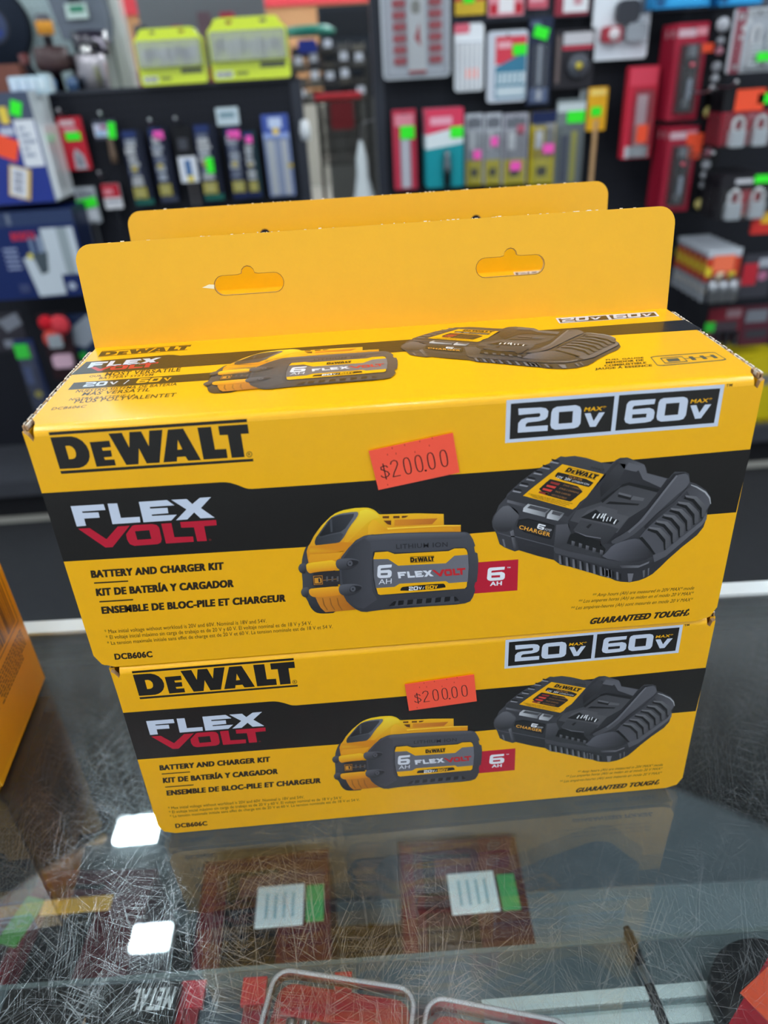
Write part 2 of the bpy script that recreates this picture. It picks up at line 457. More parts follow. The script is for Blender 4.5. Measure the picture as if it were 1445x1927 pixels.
# dark main shell
BAT.p(6, ramp('8', (500,250), (500,930), rgb(76,77,84), rgb(54,54,59)),
      Q7((1445,438),(1130,440),(1060,448),(1000,462),(930,500),(870,540),(820,590),(770,640),(660,780),(640,850),(630,1000),(640,1200),(670,1300),(700,1380),(740,1450),(800,1510),(880,1570),(960,1605),(1070,1612)) +
      Q8((50,965),(120,955),(200,945),(600,915),(800,903),(850,900),(940,888),(985,870),(1010,830),(1030,775),(1022,735),(1030,700),(1045,690),(1055,600),(1058,500),(1050,435),(1028,425),(1020,380),(1030,365),(1010,310),(980,260),(960,246),(930,240),(600,244),(300,252),(64,268)))
BAT.p(7, ramp('8', (400,250), (400,325), rgb(96,98,106), rgb(66,66,72)), Q8((60,275),(300,258),(930,247),(960,262),(900,300),(560,308),(80,330),(40,300)))
BAT.p(7, ramp('7', (700,800), (1100,800), rgb(52,53,58), rgb(70,70,76)), Q7((830,600),(1000,500),(1100,560),(1110,640),(1100,1000),(1130,1300),(1200,1420),(1000,1560),(900,1540),(760,1420),(690,1260),(660,1000),(690,800)))
# posts, screws, yellow rods
BAT.p(7, ramp('7', (300,840), (330,1010), rgb(255,206,36), rgb(226,142,24)), smooth(Q7((130,950),(122,900),(165,868),(300,852),(590,818),(605,960),(560,985),(430,992),(250,1010),(190,1030),(150,1005)), 1))
BAT.p(7, ramp('7', (300,1230), (330,1390), rgb(246,178,34), rgb(222,138,24)), smooth(Q7((165,1310),(180,1260),(260,1250),(600,1220),(640,1230),(680,1340),(600,1365),(280,1392),(200,1372)), 1))
BAT.p(6, ramp('7', (400,1390), (700,1600), rgb(206,130,34), rgb(178,104,22)), Q7((270,1390),(690,1352),(740,1450),(800,1512),(880,1575),(420,1615),(350,1550),(300,1460)))
for x in (370, 480, 590):
    BAT.p(7, rgb(150,92,30), Q7((x,1400),(x+14,1398),(x+40,1500),(x+90,1580),(x+72,1582),(x+20,1500)))
for cx, cy in ((72,950), (112,1312)):
    BAT.p(7, ramp('7', (cx-50,cy-60), (cx+40,cy+60), rgb(92,93,100), rgb(38,38,42)), smooth(Q7((cx-60,cy-20),(cx-30,cy-70),(cx+50,cy-80),(cx+62,cy-30),(cx+50,cy+40),(cx+40,cy+85),(cx-30,cy+70),(cx-60,cy+20)), 1))
for cx, cy in ((790,872), (835,1258)):
    BAT.p(8, ramp('7', (cx-150,cy-60), (cx-100,cy+100), rgb(92,93,100), rgb(46,46,50)), smooth(Q7((cx-220,cy),(cx-190,cy-60),(cx-60,cy-75),(cx+60,cy-70),(cx+150,cy-40),(cx+120,cy+30),(cx,cy+100),(cx-140,cy+108),(cx-200,cy+70)), 1))
    BAT.p(9, rgb(36,36,40), smooth(Q7((cx-60,cy+40),(cx-30,cy-48),(cx+60,cy-50),(cx+140,cy-30),(cx+110,cy+20),(cx+10,cy+58)), 1))
    BAT.p(10, rgb(84,85,92), [(p[0], p[1]) for p in smooth(Q7((cx-46,cy),(cx-20,cy-42),(cx+24,cy-42),(cx+46,cy),(cx+24,cy+42),(cx-20,cy+42)), 2)])
    BAT.p(11, rgb(28,28,32), smooth(Q7((cx-16,cy+2),(cx,cy-16),(cx+18,cy),(cx,cy+18)), 1))
# charge gauge
BAT.p(8, rgb(44,42,44), Q7((240,1022),(430,992),(632,985),(642,1190),(280,1236),(225,1200)))
BAT.p(9, rgb(170,112,40), Q7((232,1062),(376,1054),(382,1192),(245,1202)), [Q7((246,1074),(366,1066),(370,1182),(256,1190))])
BAT.p(9, rgb(214,146,44), Q7((255,1096),(340,1086),(360,1110),(362,1165),(345,1172),(262,1178)), [Q7((310,1100),(338,1098),(346,1160),(318,1164))])
BAT.p(9, rgb(170,120,60), Q7((385,1126),(620,1104),(620,1110),(385,1133)))
for x in (430, 510, 590): BAT.p(10, rgb(88,86,88), Q7((x,1072),(x+28,1068),(x+30,1142),(x+2,1146)))
# label
BAT.p(8, rgb(42,42,46), smooth(Q8((100,430),(118,412),(240,410),(300,434),(790,406),(835,382),(942,380),(966,410),(976,560),(958,745),(938,760),(170,818),(138,805),(100,640)), 1))
BAT.p(9, YEL, Q8((108,480),(122,425),(240,417),(300,440),(790,413),(840,390),(932,388),(950,402),(960,430),(971,560),(952,735),(936,752),(170,810),(150,802),(135,750),(112,640)))
BAT.p(10, ramp('8', (100,600), (960,560), rgb(98,99,106), rgb(112,112,120)), Q8((108,487),(240,484),(330,545),(765,523),(840,455),(965,445),(971,560),(962,690),(790,703),(765,684),(345,708),(300,736),(130,748),(112,640)))
BAT.logo(11, BLK, WALT, WALTQ, Q8((440,464),(657,454),(658,508),(443,519)))
BAT.logo(11, rgb(225,228,236), N6, N6Q, Q8((146,542),(276,533),(274,655),(144,658)))
BAT.t(11, rgb(225,228,236), 'AH', *Q8((155,714),(272,706),(157,668)), .0)
BAT.logo(11, rgb(225,228,236), FLEX, FLEXQ, Q8((325,602),(636,584),(656,640),(336,660)))
BAT.logo(11, rgb(196,36,44), VOLT, VOLTQ, Q8((636,584),(940,564),(938,626),(660,646)))
BAT.p(11, BLK, smooth(Q8((352,778),(354,750),(378,733),(738,704),(758,718),(762,748)), 1))
BAT.logo(12, WHT, N20, N20Q, Q8((428,735),(512,729),(512,764),(428,770)))
BAT.logo(12, WHT, VEE, VEEQ, Q8((518,735),(546,733),(544,758),(520,760)))
BAT.t(12, WHT, '/', *Q8((552,758),(566,757),(554,736)))
BAT.logo(12, YEL, N60, N60Q, Q8((578,724),(655,719),(655,752),(578,757)))
BAT.logo(12, YEL, VEE, VEEQ, Q8((660,722),(690,719),(686,748),(664,750)))
BAT.t(8, rgb(42,42,47), 'LITHIUM ION', *Q8((315,394),(780,374),(313,352)), .01)
# vents along the lower edge
BAT.p(8, rgb(70,71,77), Q8((240,918),(296,860),(858,822),(890,884),(800,892)))
BAT.p(9, rgb(20,20,22), Q8((245,915),(292,868),(318,866),(300,908)))
for k in range(6):
    x, y = 335 + 84*k, 862 - 6.4*k
    BAT.p(9, rgb(20,20,22), Q8((x,y),(x+50,y-4),(x+44,y+36),(x-6,y+44)))
BAT.p(9, rgb(20,20,22), Q8((838,826),(855,825),(884,862),(842,870)))

# ---- the charger picture
CHG = Sheet()
Q5 = lambda *p: FP('5', *p)
Q6 = lambda *p: FP('6', *p)
CHG.p(1, ramp('6', (0,200), (0,1500), rgb(70,70,75), rgb(46,46,50)),
      Q5((885,55),(940,62),(1060,50),(1200,75),(1379,130)) +
      Q6((130,150),(190,100),(240,75),(330,70),(420,105),(530,150),(560,190),(575,260),(840,330),(870,290),(915,245),(1040,245),(1090,270),(1105,370),(1180,395),(1300,470),(1355,550),(1360,640),(1320,720),(1310,810),(1270,930),(1190,1030),(1000,1180),(830,1330),(740,1420),(640,1510),(550,1560),(470,1590),(360,1612),(250,1605),(180,1590),(120,1562),(0,1535)) +
      Q5((1290,1505),(1000,1420),(880,1395),(820,1350),(800,1335),(600,1285),(370,1215),(320,1230),(250,1205),(190,1180),(130,1140),(90,1010),(45,930),(35,860),(50,800),(90,740),(120,660),(210,560),(225,520),(400,360),(560,240),(690,165),(750,140)))
# left deck
CHG.p(2, ramp('5', (900,60), (700,760), rgb(66,66,70), rgb(50,50,54)), Q5((880,75),(1060,65),(1400,140),(1440,290),(1060,720),(980,800),(230,600),(215,560),(420,370),(700,180)))
for x, y in ((300,490),(385,415),(470,345),(560,270),(655,200),(765,130)):
    CHG.p(3, rgb(150,150,156), Q5((x,y-16),(x+100,y+6),(x+84,y+18),(x-14,y)))
    CHG.p(3, rgb(18,18,20), Q5((x+6,y-44),(x+92,y-26),(x+110,y-6),(x+12,y-22)))
CHG.p(3, ramp('5', (220,600), (460,660), rgb(110,110,116), rgb(70,70,75)), Q5((225,590),(470,650),(440,680),(220,625)))
# front face
CHG.p(2, ramp('5', (200,660), (160,960), rgb(104,104,110), rgb(48,48,52)), smooth(Q5((95,740),(200,650),(330,700),(380,790),(330,860),(260,985),(120,990),(55,930),(42,850)), 1))
CHG.p(2, ramp('5', (600,760), (600,1300), rgb(60,60,65), rgb(38,38,42)), Q5((230,640),(420,700),(700,800),(980,880),(1010,1000),(960,1100),(1000,1200),(800,1160),(800,1335),(600,1285),(370,1215),(330,1060),(260,1050),(330,860),(380,790)))
CHG.p(3, rgb(88,88,94), Q5((100,992),(260,1036),(330,1040),(800,1165),(800,1175),(330,1052),(260,1050),(105,1004)))
CHG.p(3, ramp('5', (270,1000), (340,1000), rgb(120,120,126), rgb(50,50,54)), Q5((258,985),(300,960),(320,1060),(350,1215),(310,1228),(280,1080)))
CHG.p(3, rgb(110,110,116), Q5((160,1075),(185,1080),(205,1175),(185,1172)))
CHG.p(3, ramp('5', (820,880), (900,1150), rgb(88,88,94), rgb(56,56,60)), Q5((830,900),(970,890),(1010,1000),(960,1120),(1379,1250),(1379,1330),(800,1170)))
CHG.p(3, rgb(22,22,24), smooth(Q5((330,960),(375,795),(800,900),(815,920),(770,1075),(750,1080)), 1))
CHG.p(4, rgb(34,34,37), smooth(Q5((345,955),(382,812),(795,912),(803,925),(762,1060),(750,1066)), 1))
CHG.logo(5, WHT, N6, N6Q, Q5((608,882),(702,905),(670,966),(590,942)))
CHG.t(5, rgb(180,180,186), 'AMP', *Q5((680,970),(765,990),(690,935)), .0)
CHG.t(5, rgb(240,170,60), 'CHARGER', *Q5((366,946),(748,1046),(380,900)), .02)
# lamps
CHG.p(4, ramp('5', (430,740), (700,660), rgb(200,202,206), rgb(110,112,116)), Q5((415,735),(425,690),(480,640),(760,705),(700,760),(690,805)))
CHG.p(5, rgb(74,74,78), Q5((510,655),(735,712),(690,745),(470,690)))
CHG.p(4, ramp('5', (710,820), (930,750), rgb(206,208,212), rgb(100,102,106)), Q5((710,820),(720,775),(770,715),(930,755),(900,800),(850,850)))
CHG.p(5, rgb(80,80,84), Q5((790,725),(910,757),(870,790),(770,765)))
# yellow label
CHG.p(4, YEL, Q5((905,150),(1418,275),(1200,560),(1120,620),(1075,680),(1030,710),(420,540),(500,470)))
CHG.logo(5, BLK, WALT, WALTQ, Q5((985,185),(1365,280),(1310,345),(930,245)))
CHG.p(5, rgb(34,30,30), smooth(Q5((840,252),(870,250),(1305,360),(1240,432),(1210,430),(800,318)), 1))
CHG.t(6, WHT, '12V  20V', *Q5((830,318),(1000,358),(850,290)), .02)
CHG.t(6, WHT, 'LITHIUM ION', *Q5((1020,364),(1225,412),(1035,344)), .0)
CHG.t(6, rgb(196,134,60), 'DCB1106', *Q5((975,316),(1140,356),(990,288)), .0)
CHG.p(5, rgb(34,30,30), smooth(Q5((745,335),(775,336),(1200,450),(1020,605),(990,614),(575,495)), 1))
for k in range(4):
    x, y = 765 - 48*k, 362 + 40*k
    CHG.p(6, rgb(150,50,44) if k in (0, 3) else rgb(220,70,60), Q5((x,y),(x+115,y+26),(x+88,y+50),(x-12,y+22)))
    CHG.t(6, rgb(176,124,74), ('STAGE 1 CHARGING', 'STAGE 2 CHARGING', 'PACK CHARGED', 'HOT/COLD DELAY')[k], *Q5((x+145,y+52),(x+(385 if k < 2 else 330),y+112-(0 if k < 2 else 12)),(x+158,y+34)), .0)
CHG.p(6, rgb(222,168,70), Q5((700,498),(738,506),(718,526),(690,518)))
for k in range(3):
    CHG.t(5, INK, 'TO REDUCE THE RISK OF INJURY READ INSTRUCTION MANUAL', *Q5((480+24*k,520+20*k),(1030-40*k,645+14*k),(488+24*k,508+20*k)), .0)
CHG.t(3, rgb(40,40,43), 'DEWALT', *Q5((1250,205),(1410,240),(1265,180)), .02)
# battery bay
CHG.p(2, ramp('6', (0,300), (400,700), rgb(52,52,56), rgb(40,40,44)), Q6((-400,850),(140,160),(230,85),(330,80),(420,110),(545,165),(575,270),(840,340),(900,270),(1040,255),(420,1000),(130,1140),(60,1130),(-400,1000)))
CHG.p(3, ramp('6', (200,100), (500,200), rgb(56,56,60), rgb(96,96,102)), Q6((200,105),(330,82),(420,112),(540,160),(570,265),(820,330),(740,440),(520,340),(470,230),(400,240),(290,210)))
CHG.p(4, rgb(96,96,102), Q6((345,130),(500,175),(440,245),(290,212)))
CHG.p(3, ramp('6', (0,500), (150,200), rgb(30,30,33), rgb(60,60,64)), Q6((-10,430),(150,210),(220,140),(310,150),(290,230),(230,340),(0,560)))
CHG.p(3, ramp('6', (200,450), (200,900), rgb(66,66,70), rgb(78,78,82)), Q6((0,620),(230,420),(330,390),(720,480),(560,680),(340,820),(200,1000),(-380,850),(-300,720)))
CHG.p(4, rgb(26,26,28), Q6((0,600),(270,400),(350,375),(730,460),(700,500),(340,410),(240,440),(20,630)))
CHG.p(4, rgb(24,24,26), Q6((215,520),(380,565),(370,595),(210,555)))
CHG.p(5, rgb(104,104,108), Q6((225,495),(380,535),(365,560),(215,520)))
CHG.p(5, rgb(96,96,100), Q6((400,540),(540,570),(520,605),(365,590)))
CHG.p(4, rgb(26,26,28), Q6((60,640),(110,610),(480,640),(455,660)))
CHG.p(4, rgb(84,84,88), Q6((0,665),(210,720),(200,760),(350,800),(220,940),(0,880),(-260,820),(-160,720)))
CHG.p(5, rgb(26,26,28), Q6((-250,810),(-60,710),(0,760),(230,850),(180,900)))
for k, x in enumerate((1290,1345,1390,1420)): CHG.p(6, rgb(236,238,240), Q5((x-20,812),(x+18,758),(x+32,762),(x-6,822)))
for k, x in enumerate((20,62,105,165)): CHG.p(6, rgb(236,238,240), Q6((x,850),(x+22,800),(x+34,803),(x+10,858)) if k < 3 else Q6((150,880),(185,830),(197,834),(165,892)))
CHG.p(5, ramp('6', (0,900), (0,1150), rgb(66,66,70), rgb(46,46,50)), Q5((1040,960),(1130,840),(1445,905)) + Q6((70,900),(220,950),(70,1130),(-10,1160)) + Q5((1379,1080),(1060,990)))
CHG.p(6, rgb(28,28,30), Q5((1195,925),(1245,885),(1270,893),(1225,945)))
CHG.p(6, rgb(112,112,118), Q5((1050,975),(1200,1030),(1379,1060),(1379,1070),(1190,1042)))
CHG.p(5, rgb(24,24,26), Q5((1000,1020),(1060,1000),(1379,1100),(1379,1130),(1440,1200),(1420,1260),(960,1130)))
for x, y in ((1020,1095),(1110,1122),(1195,1150),(1280,1178),(1370,1205)):
    CHG.p(6, ramp('5', (x,y), (x+30,y+60), rgb(112,112,118), rgb(50,50,54)), Q5((x,y),(x+40,y+12),(x+30,y+72),(x-5,y+60)))
# right rail, the lit ridge and its shoulder
CHG.p(6, ramp('6', (300,1000), (1050,260), rgb(74,74,79), rgb(92,92,98)), smooth(Q6((130,1090),(330,980),(500,830),(820,420),(930,285),(1040,262),(1085,290),(1100,400),(900,560),(500,940),(380,1040),(200,1130),(130,1130)), 1))
CHG.p(7, ramp('6', (500,900), (1040,300), rgb(100,100,106), rgb(118,118,124)), Q6((330,980),(500,830),(820,420),(930,285),(950,290),(840,430),(520,850),(350,1000)))
CHG.p(7, ramp('6', (560,860), (1000,480), rgb(40,40,44), rgb(70,70,75)), Q6((540,930),(700,760),(900,620),(1080,430),(1095,410),(1070,470),(900,660),(700,820),(560,950)))
CHG.p(5, ramp('6', (200,1100), (400,1350), rgb(96,96,104), rgb(44,44,48)), smooth(Q6((70,1240),(140,1150),(300,1090),(460,1060),(560,1150),(640,1280),(520,1350),(300,1370),(0,1300)), 1))
CHG.p(5, ramp('6', (1000,420), (1340,640), rgb(66,66,70), rgb(86,86,92)), Q6((1060,480),(1110,410),(1200,440),(1300,500),(1345,570),(1350,640),(1250,800),(1200,700),(1120,580)))
CHG.p(6, rgb(170,172,176), Q6((1110,400),(1190,425),(1300,490),(1350,560),(1360,640),(1352,640),(1335,570),(1285,505),(1180,440),(1115,412)))
CHG.p(5, ramp('6', (600,950), (1200,560), rgb(80,80,86), rgb(62,62,66)), Q6((560,950),(980,560),(1080,560),(1240,790),(1240,850),(780,1230),(700,1280),(480,1050)))
for k in range(6):
    x, y = 590 + 90*k, 945 - 78*k
    CHG.p(7, rgb(20,20,22), Q6((x,y),(x+110,y+26),(x+215,y+150),(x+215,y+255),(x+190,y+270),(x+180,y+170),(x+90,y+60),(x-20,y+20)))
    CHG.p(8, ramp('6', (x,y), (x+200,y+200), rgb(112,112,116), rgb(80,80,84)), Q6((x,y-24),(x+140,y-10),(x+262,y+110),(x+252,y+230),(x+205,y+250),(x+205,y+130),(x+105,y+20),(x+10,y)))
CHG.p(7, rgb(24,24,26), Q6((470,1060),(510,1045),(600,1150),(672,1255),(655,1268),(560,1160)))
CHG.p(6, ramp('6', (640,1300), (1250,850), rgb(86,86,92), rgb(98,98,104)), Q6((640,1270),(780,1225),(1245,850),(1310,740),(1305,830),(1240,910),(800,1290),(660,1360)))
# base rim and feet
CHG.p(4, ramp('6', (100,1320), (100,1440), rgb(70,70,75), rgb(50,50,54)), Q6((-580,1170),(-380,1230),(0,1310),(250,1360),(520,1340),(640,1290),(700,1330),(520,1420),(420,1445),(250,1450),(100,1425),(-560,1250),(-580,1210)))
CHG.p(5, ramp('6', (200,1400), (560,1330), rgb(60,60,64), rgb(120,120,126)), Q6((230,1400),(480,1400),(600,1350),(590,1375),(460,1430),(260,1432)))
for k in range(8):
    x, y = 855 + 84*k, 1270 + 24*k
    CHG.p(5, ramp('5', (x-10,y), (x+34,y), rgb(36,36,40), rgb(116,116,122)), Q5((x,y),(x+28,y+8),(x+40,y+118),(x+10,y+112)))
    CHG.p(5, rgb(22,22,24), Q5((x+34,y+10),(x+58,y+16),(x+66,y+112),(x+44,y+112)))
for x, y in ((25,1435),(105,1455),(190,1480)):
    CHG.p(5, rgb(112,112,118), Q6((x,y),(x+24,y+4),(x+28,y+100),(x+4,y+98)))
    CHG.p(5, rgb(22,22,24), Q6((x+40,y+20),(x+62,y+24),(x+64,y+100),(x+46,y+100)))
CHG.p(5, rgb(110,110,116), Q6((330,1500),(405,1500),(380,1600),(340,1606)))
CHG.p(5, rgb(96,96,100), Q6((515,1465),(545,1455),(540,1540),(522,1555)))
CHG.p(5, rgb(104,104,110), Q6((580,1440),(600,1430),(592,1520),(580,1530)))

# ---- the whole front of the carton
FRONT = Sheet()
FRONT.p(1, BLK, FP('A', (190,405),(1000,355),(1022,355),(1045,358),(1075,367),(1110,381),(1125,384.5),(1145,385),(1445,365)) + FP('B', (1445,383)) + FP('C', (1360,385),(1285,700),(0,803)) + FP('A', (1445,645),(288,715)))
for out, holes in WALT: FRONT.p(1, BLK, out, holes)
ring = lambda r, n=22: [(1366 + r*math.cos(2*PI*k/n), 541 + r*math.sin(2*PI*k/n)) for k in range(n)]
FRONT.p(1, BLK, FP('2', *ring(40)), [FP('2', *ring(32))])
FRONT.t(1, BLK, 'R', *FP('2', (1352,560), (1384,558), (1349,522)), .02)
for out, holes in FLEX: FRONT.p(2, SILV, out, holes)
for out, holes in VOLT: FRONT.p(2, RED, out, holes)
FRONT.p(2, rgb(90,30,30), FP('3', (1312,452),(1336,450),(1340,468),(1316,470)))
FRONT.p(1, SILV, FP('4', (42,106),(1360,10),(1317,263),(33,365)))
FRONT.p(2, BLK, FP('4', (68,127),(695,80),(672,293),(60,342)))
FRONT.p(2, BLK, FP('4', (722,76),(1333,34),(1295,243),(698,290)))
for lg in (N20, N60, VEE):
    for out, holes in lg: FRONT.p(3, SILV, out, holes)
FRONT.p(3, SILV, FP('4', (1152,138),(1188,135),(1205,182),(1240,132),(1278,130),(1215,215),(1180,218)))
FRONT.t(3, YEL, 'MAX*', *FP('4', (509,174),(637,166),(517,149)), .025)
FRONT.t(3, YEL, 'MAX*', *FP('4', (1151,125),(1277,116),(1159,101)), .025)
FRONT.t(1, INK, 'TM', *FP('4', (1368,26),(1405,22),(1371,9)), .02)
BIG = (('BATTERY AND CHARGER KIT', (417,788), (1012,750), (412,756)), ('KIT DE BATERÍA Y CARGADOR', (440,870), (1058,829), (435,838)),
       ('ENSEMBLE DE BLOC-PILE ET CHARGEUR', (465,951), (1293,895), (460,920)))
for s, a, b, c in BIG: FRONT.t(1, INK, s, *FP('A', a, b, c), .04)
FRONT.p(1, INK, FP('A', (426,809),(580,800),(581,806),(427,815)))
FRONT.p(1, INK, FP('A', (450,894),(603,884),(604,890),(451,900)))
FRONT.t(1, INK, '* Max initial voltage without workload is 20V and 60V. Nominal is 18V and 54V.', *FP('A', (476,1041),(1208,991),(472,1024)), .0)
FRONT.t(1, INK, '* El voltaje inicial máximo sin carga de trabajo es de 20 V y 60 V. El voltaje nominal es de 18 V y 54 V.', *FP('A', (482,1067),(1413,1001),(478,1050)), .0)
FRONT.t(1, INK, '* La tension maximale initiale sans effet de charge est de 20 V et 60 V. La tension nominale est de 18 V et 54 V.', *(FP('A', (488,1093)) + FP('F', (626,1182)) + FP('A', (484,1077))), .0)
FRONT.t(1, INK, 'DCB606C', *FP('A', (523,1159),(691,1147),(518,1133)), .03)
for s, a, b, c in (('** Amp hours (Ah) are measured in 20V MAX* mode', (565,1122), (1073,1085), (573,1105)),
                   ('** Los amperes horas (Ah) se miden en el modo 20 V MAX*', (495,1153), (1068,1112), (503,1136)),
                   ('** Les ampères-heures (Ah) sont mesurés en mode 20 V MAX*', (457,1187), (1064,1143), (465,1170))):
    FRONT.t(1, INK, s, *FP('C', a, b, c), .0)
FRONT.t(1, INK, 'GUARANTEED TOUGH.', *FP('C', (553,1258),(1040,1215),(569,1228)), .04)
for a, b in (((1045,1187), (1053,1186)), ((1044,1207), (1052,1206))): FRONT.p(1, INK, FP('C', (a[0],a[1]-5),(b[0],b[1]-5),(b[0]-1,b[1]+5),(a[0]-1,a[1]+5)))
FRONT.p(1, RED, FP('8', (1000,525),(1422,494),(1413,775),(960,808)))
FRONT.logo(2, WHT, N6, N6Q, FP('8', (1146,570),(1300,560),(1302,682),(1138,690)))
FRONT.t(2, WHT, 'AH', *FP('8', (1166,734),(1270,727),(1168,698)), .03)
FRONT.t(2, WHT, 'TM', *FP('8', (1320,574),(1350,572),(1320,563)), .03)

# ---- the top of the carton; the same two pictures are placed again by matching their labels
def fit_affine(src, dst):
    import numpy as np
    A = np.array([[x, y, 1] for x, y in src]); B = np.array(dst)
    S, *_ = np.linalg.lstsq(A, B, rcond=None)
    return lambda p: (S[0][0]*p[0] + S[1][0]*p[1] + S[2][0], S[0][1]*p[0] + S[1][1]*p[1] + S[2][1])
BAT_TOP = fit_affine(Q8((120,425),(935,388),(940,750),(160,810)) + Q7((15,940),(1000,38),(420,1640)) + Q8((1058,500)),
                     TP('T2', (605,222),(1232,186),(1250,292),(588,338),(35,355),(600,120),(150,414),(1326,250)))
CHG_TOP = fit_affine(Q5((905,150),(1418,275),(1030,710),(420,540),(35,860)) + Q6((1360,600),(360,1612)),
                     TP('T3', (330,127),(545,143),(420,207),(190,198),(50,245),(1180,200),(885,335)))
TOPS = Sheet()
TOPS.p(1, BLK, TP('T1', (318,180),(990,122),(1040,122),(1090,128),(1445,106)) + TP('T6', (1125,578),(1195,615),(870,636),(0,704)) + TP('T1', (1445,200),(190,288)))
TOPS.p(1, BLK, TP('T1', (215,352),(1345,268),(1445,262),(1445,325),(1320,332),(165,412)))
_wq = TP('T1', (445,92),(1187,38),(1150,82),(412,140))
TOPS.logo(1, BLK, WALT, WALTQ, _wq)
TOPS.logo(2, SILV, FLEX, FLEXQ, TP('T1', (360,186),(935,144),(900,188),(325,232)))
TOPS.logo(2, RED, VOLT, VOLTQ, TP('T1', (345,226),(915,182),(880,222),(320,264)))
for s, a, b, c, w in (('OUR', (340,308), (440,302), (348,293), .02), ('MOST VERSATILE', (466,300), (1088,258), (486,268), .024), ('BATTERY SYSTEM', (416,324), (864,294), (432,306), .02),
                   ('NUESTRO SISTEMA DE BATERÍA', (226,434), (1060,374), (246,410), .02), ('MÁS VERSÁTIL', (275,460), (836,422), (300,432), .024),
                   ('NOTRE BATTERIE LA', (170,500), (720,462), (190,480), .02), ('PLUS POLYVALENTET', (212,522), (1050,466), (236,490), .024), ('DCB606C', (24,578), (306,556), (44,556), .02)):
    TOPS.t(1, INK, s, *TP('T1', a, b, c), w)
TOPS.logo(2, SILV, N20, N20Q, TP('T1', (318,350),(500,340),(476,374),(286,388)))
TOPS.logo(2, SILV, VEE, VEEQ, TP('T1', (512,346),(585,340),(560,364),(520,368)))
TOPS.t(2, SILV, '/', *TP('T1', (620,364),(650,362),(645,332)), .02)
TOPS.logo(2, YEL, N60, N60Q, TP('T1', (755,318),(950,306),(915,344),(722,358)))
TOPS.logo(2, YEL, VEE, VEEQ, TP('T1', (955,314),(1022,308),(1000,334),(970,338)))
TOPS.p(1, SILV, TP('T3', (848,80),(1370,46),(1392,70),(868,108)))
TOPS.p(2, BLK, TP('T3', (862,84),(1112,67),(1128,88),(874,104)))
TOPS.p(2, BLK, TP('T3', (1126,66),(1362,51),(1378,68),(1144,86)))
TOPS.logo(3, SILV, N20, N20Q, TP('T3', (876,82),(1020,72),(1022,92),(884,102)))
TOPS.logo(3, SILV, VEE, VEEQ, TP('T3', (1028,78),(1086,74),(1090,86),(1034,90)))
TOPS.logo(3, SILV, N60, N60Q, TP('T3', (1148,64),(1290,54),(1296,74),(1154,84)))
TOPS.logo(3, SILV, VEE, VEEQ, TP('T3', (1298,60),(1350,57),(1354,69),(1304,72)))
for s, a, b, c in (('FUEL GAUGE', (1112,302), (1308,290), (1112,295)), ('MEDIDOR DE', (1112,318), (1308,304), (1112,308)), ('COMBUSTIBLE', (1104,334), (1322,318), (1104,324)), ('JAUGE À ESSENCE', (1056,351), (1352,332), (1056,341))):
    TOPS.t(1, INK, s, *TP('T3', a, b, c), .03)
gq = TP('T6', (1000,720),(1235,703),(1283,732),(1030,755))
gm = quad_map([(0, 0), (1, 0), (1, 1), (0, 1)], gq)
GR = rgb(86, 84, 70)
TOPS.p(1, GR, [gm(p) for p in rrect(-.04, 1.02, -.05, 1.05, .12)], [[gm(p) for p in rrect(-.025, 1.005, .04, .96, .10)]])
TOPS.p(1, GR, [gm(p) for p in rrect(.08, .42, .2, .85, .05)], [[gm(p) for p in rrect(.095, .405, .28, .77, .05)]])
TOPS.p(1, GR, [gm(p) for p in rrect(.15, .33, .36, .7, .02)])
TOPS.p(1, GR, [gm(p) for p in ((.42, .47), (.9, .47), (.9, .53), (.42, .53))])
for u in (.5, .68, .86): TOPS.p(1, GR, [gm(p) for p in rrect(u, u + .07, .3, .74, .02)])
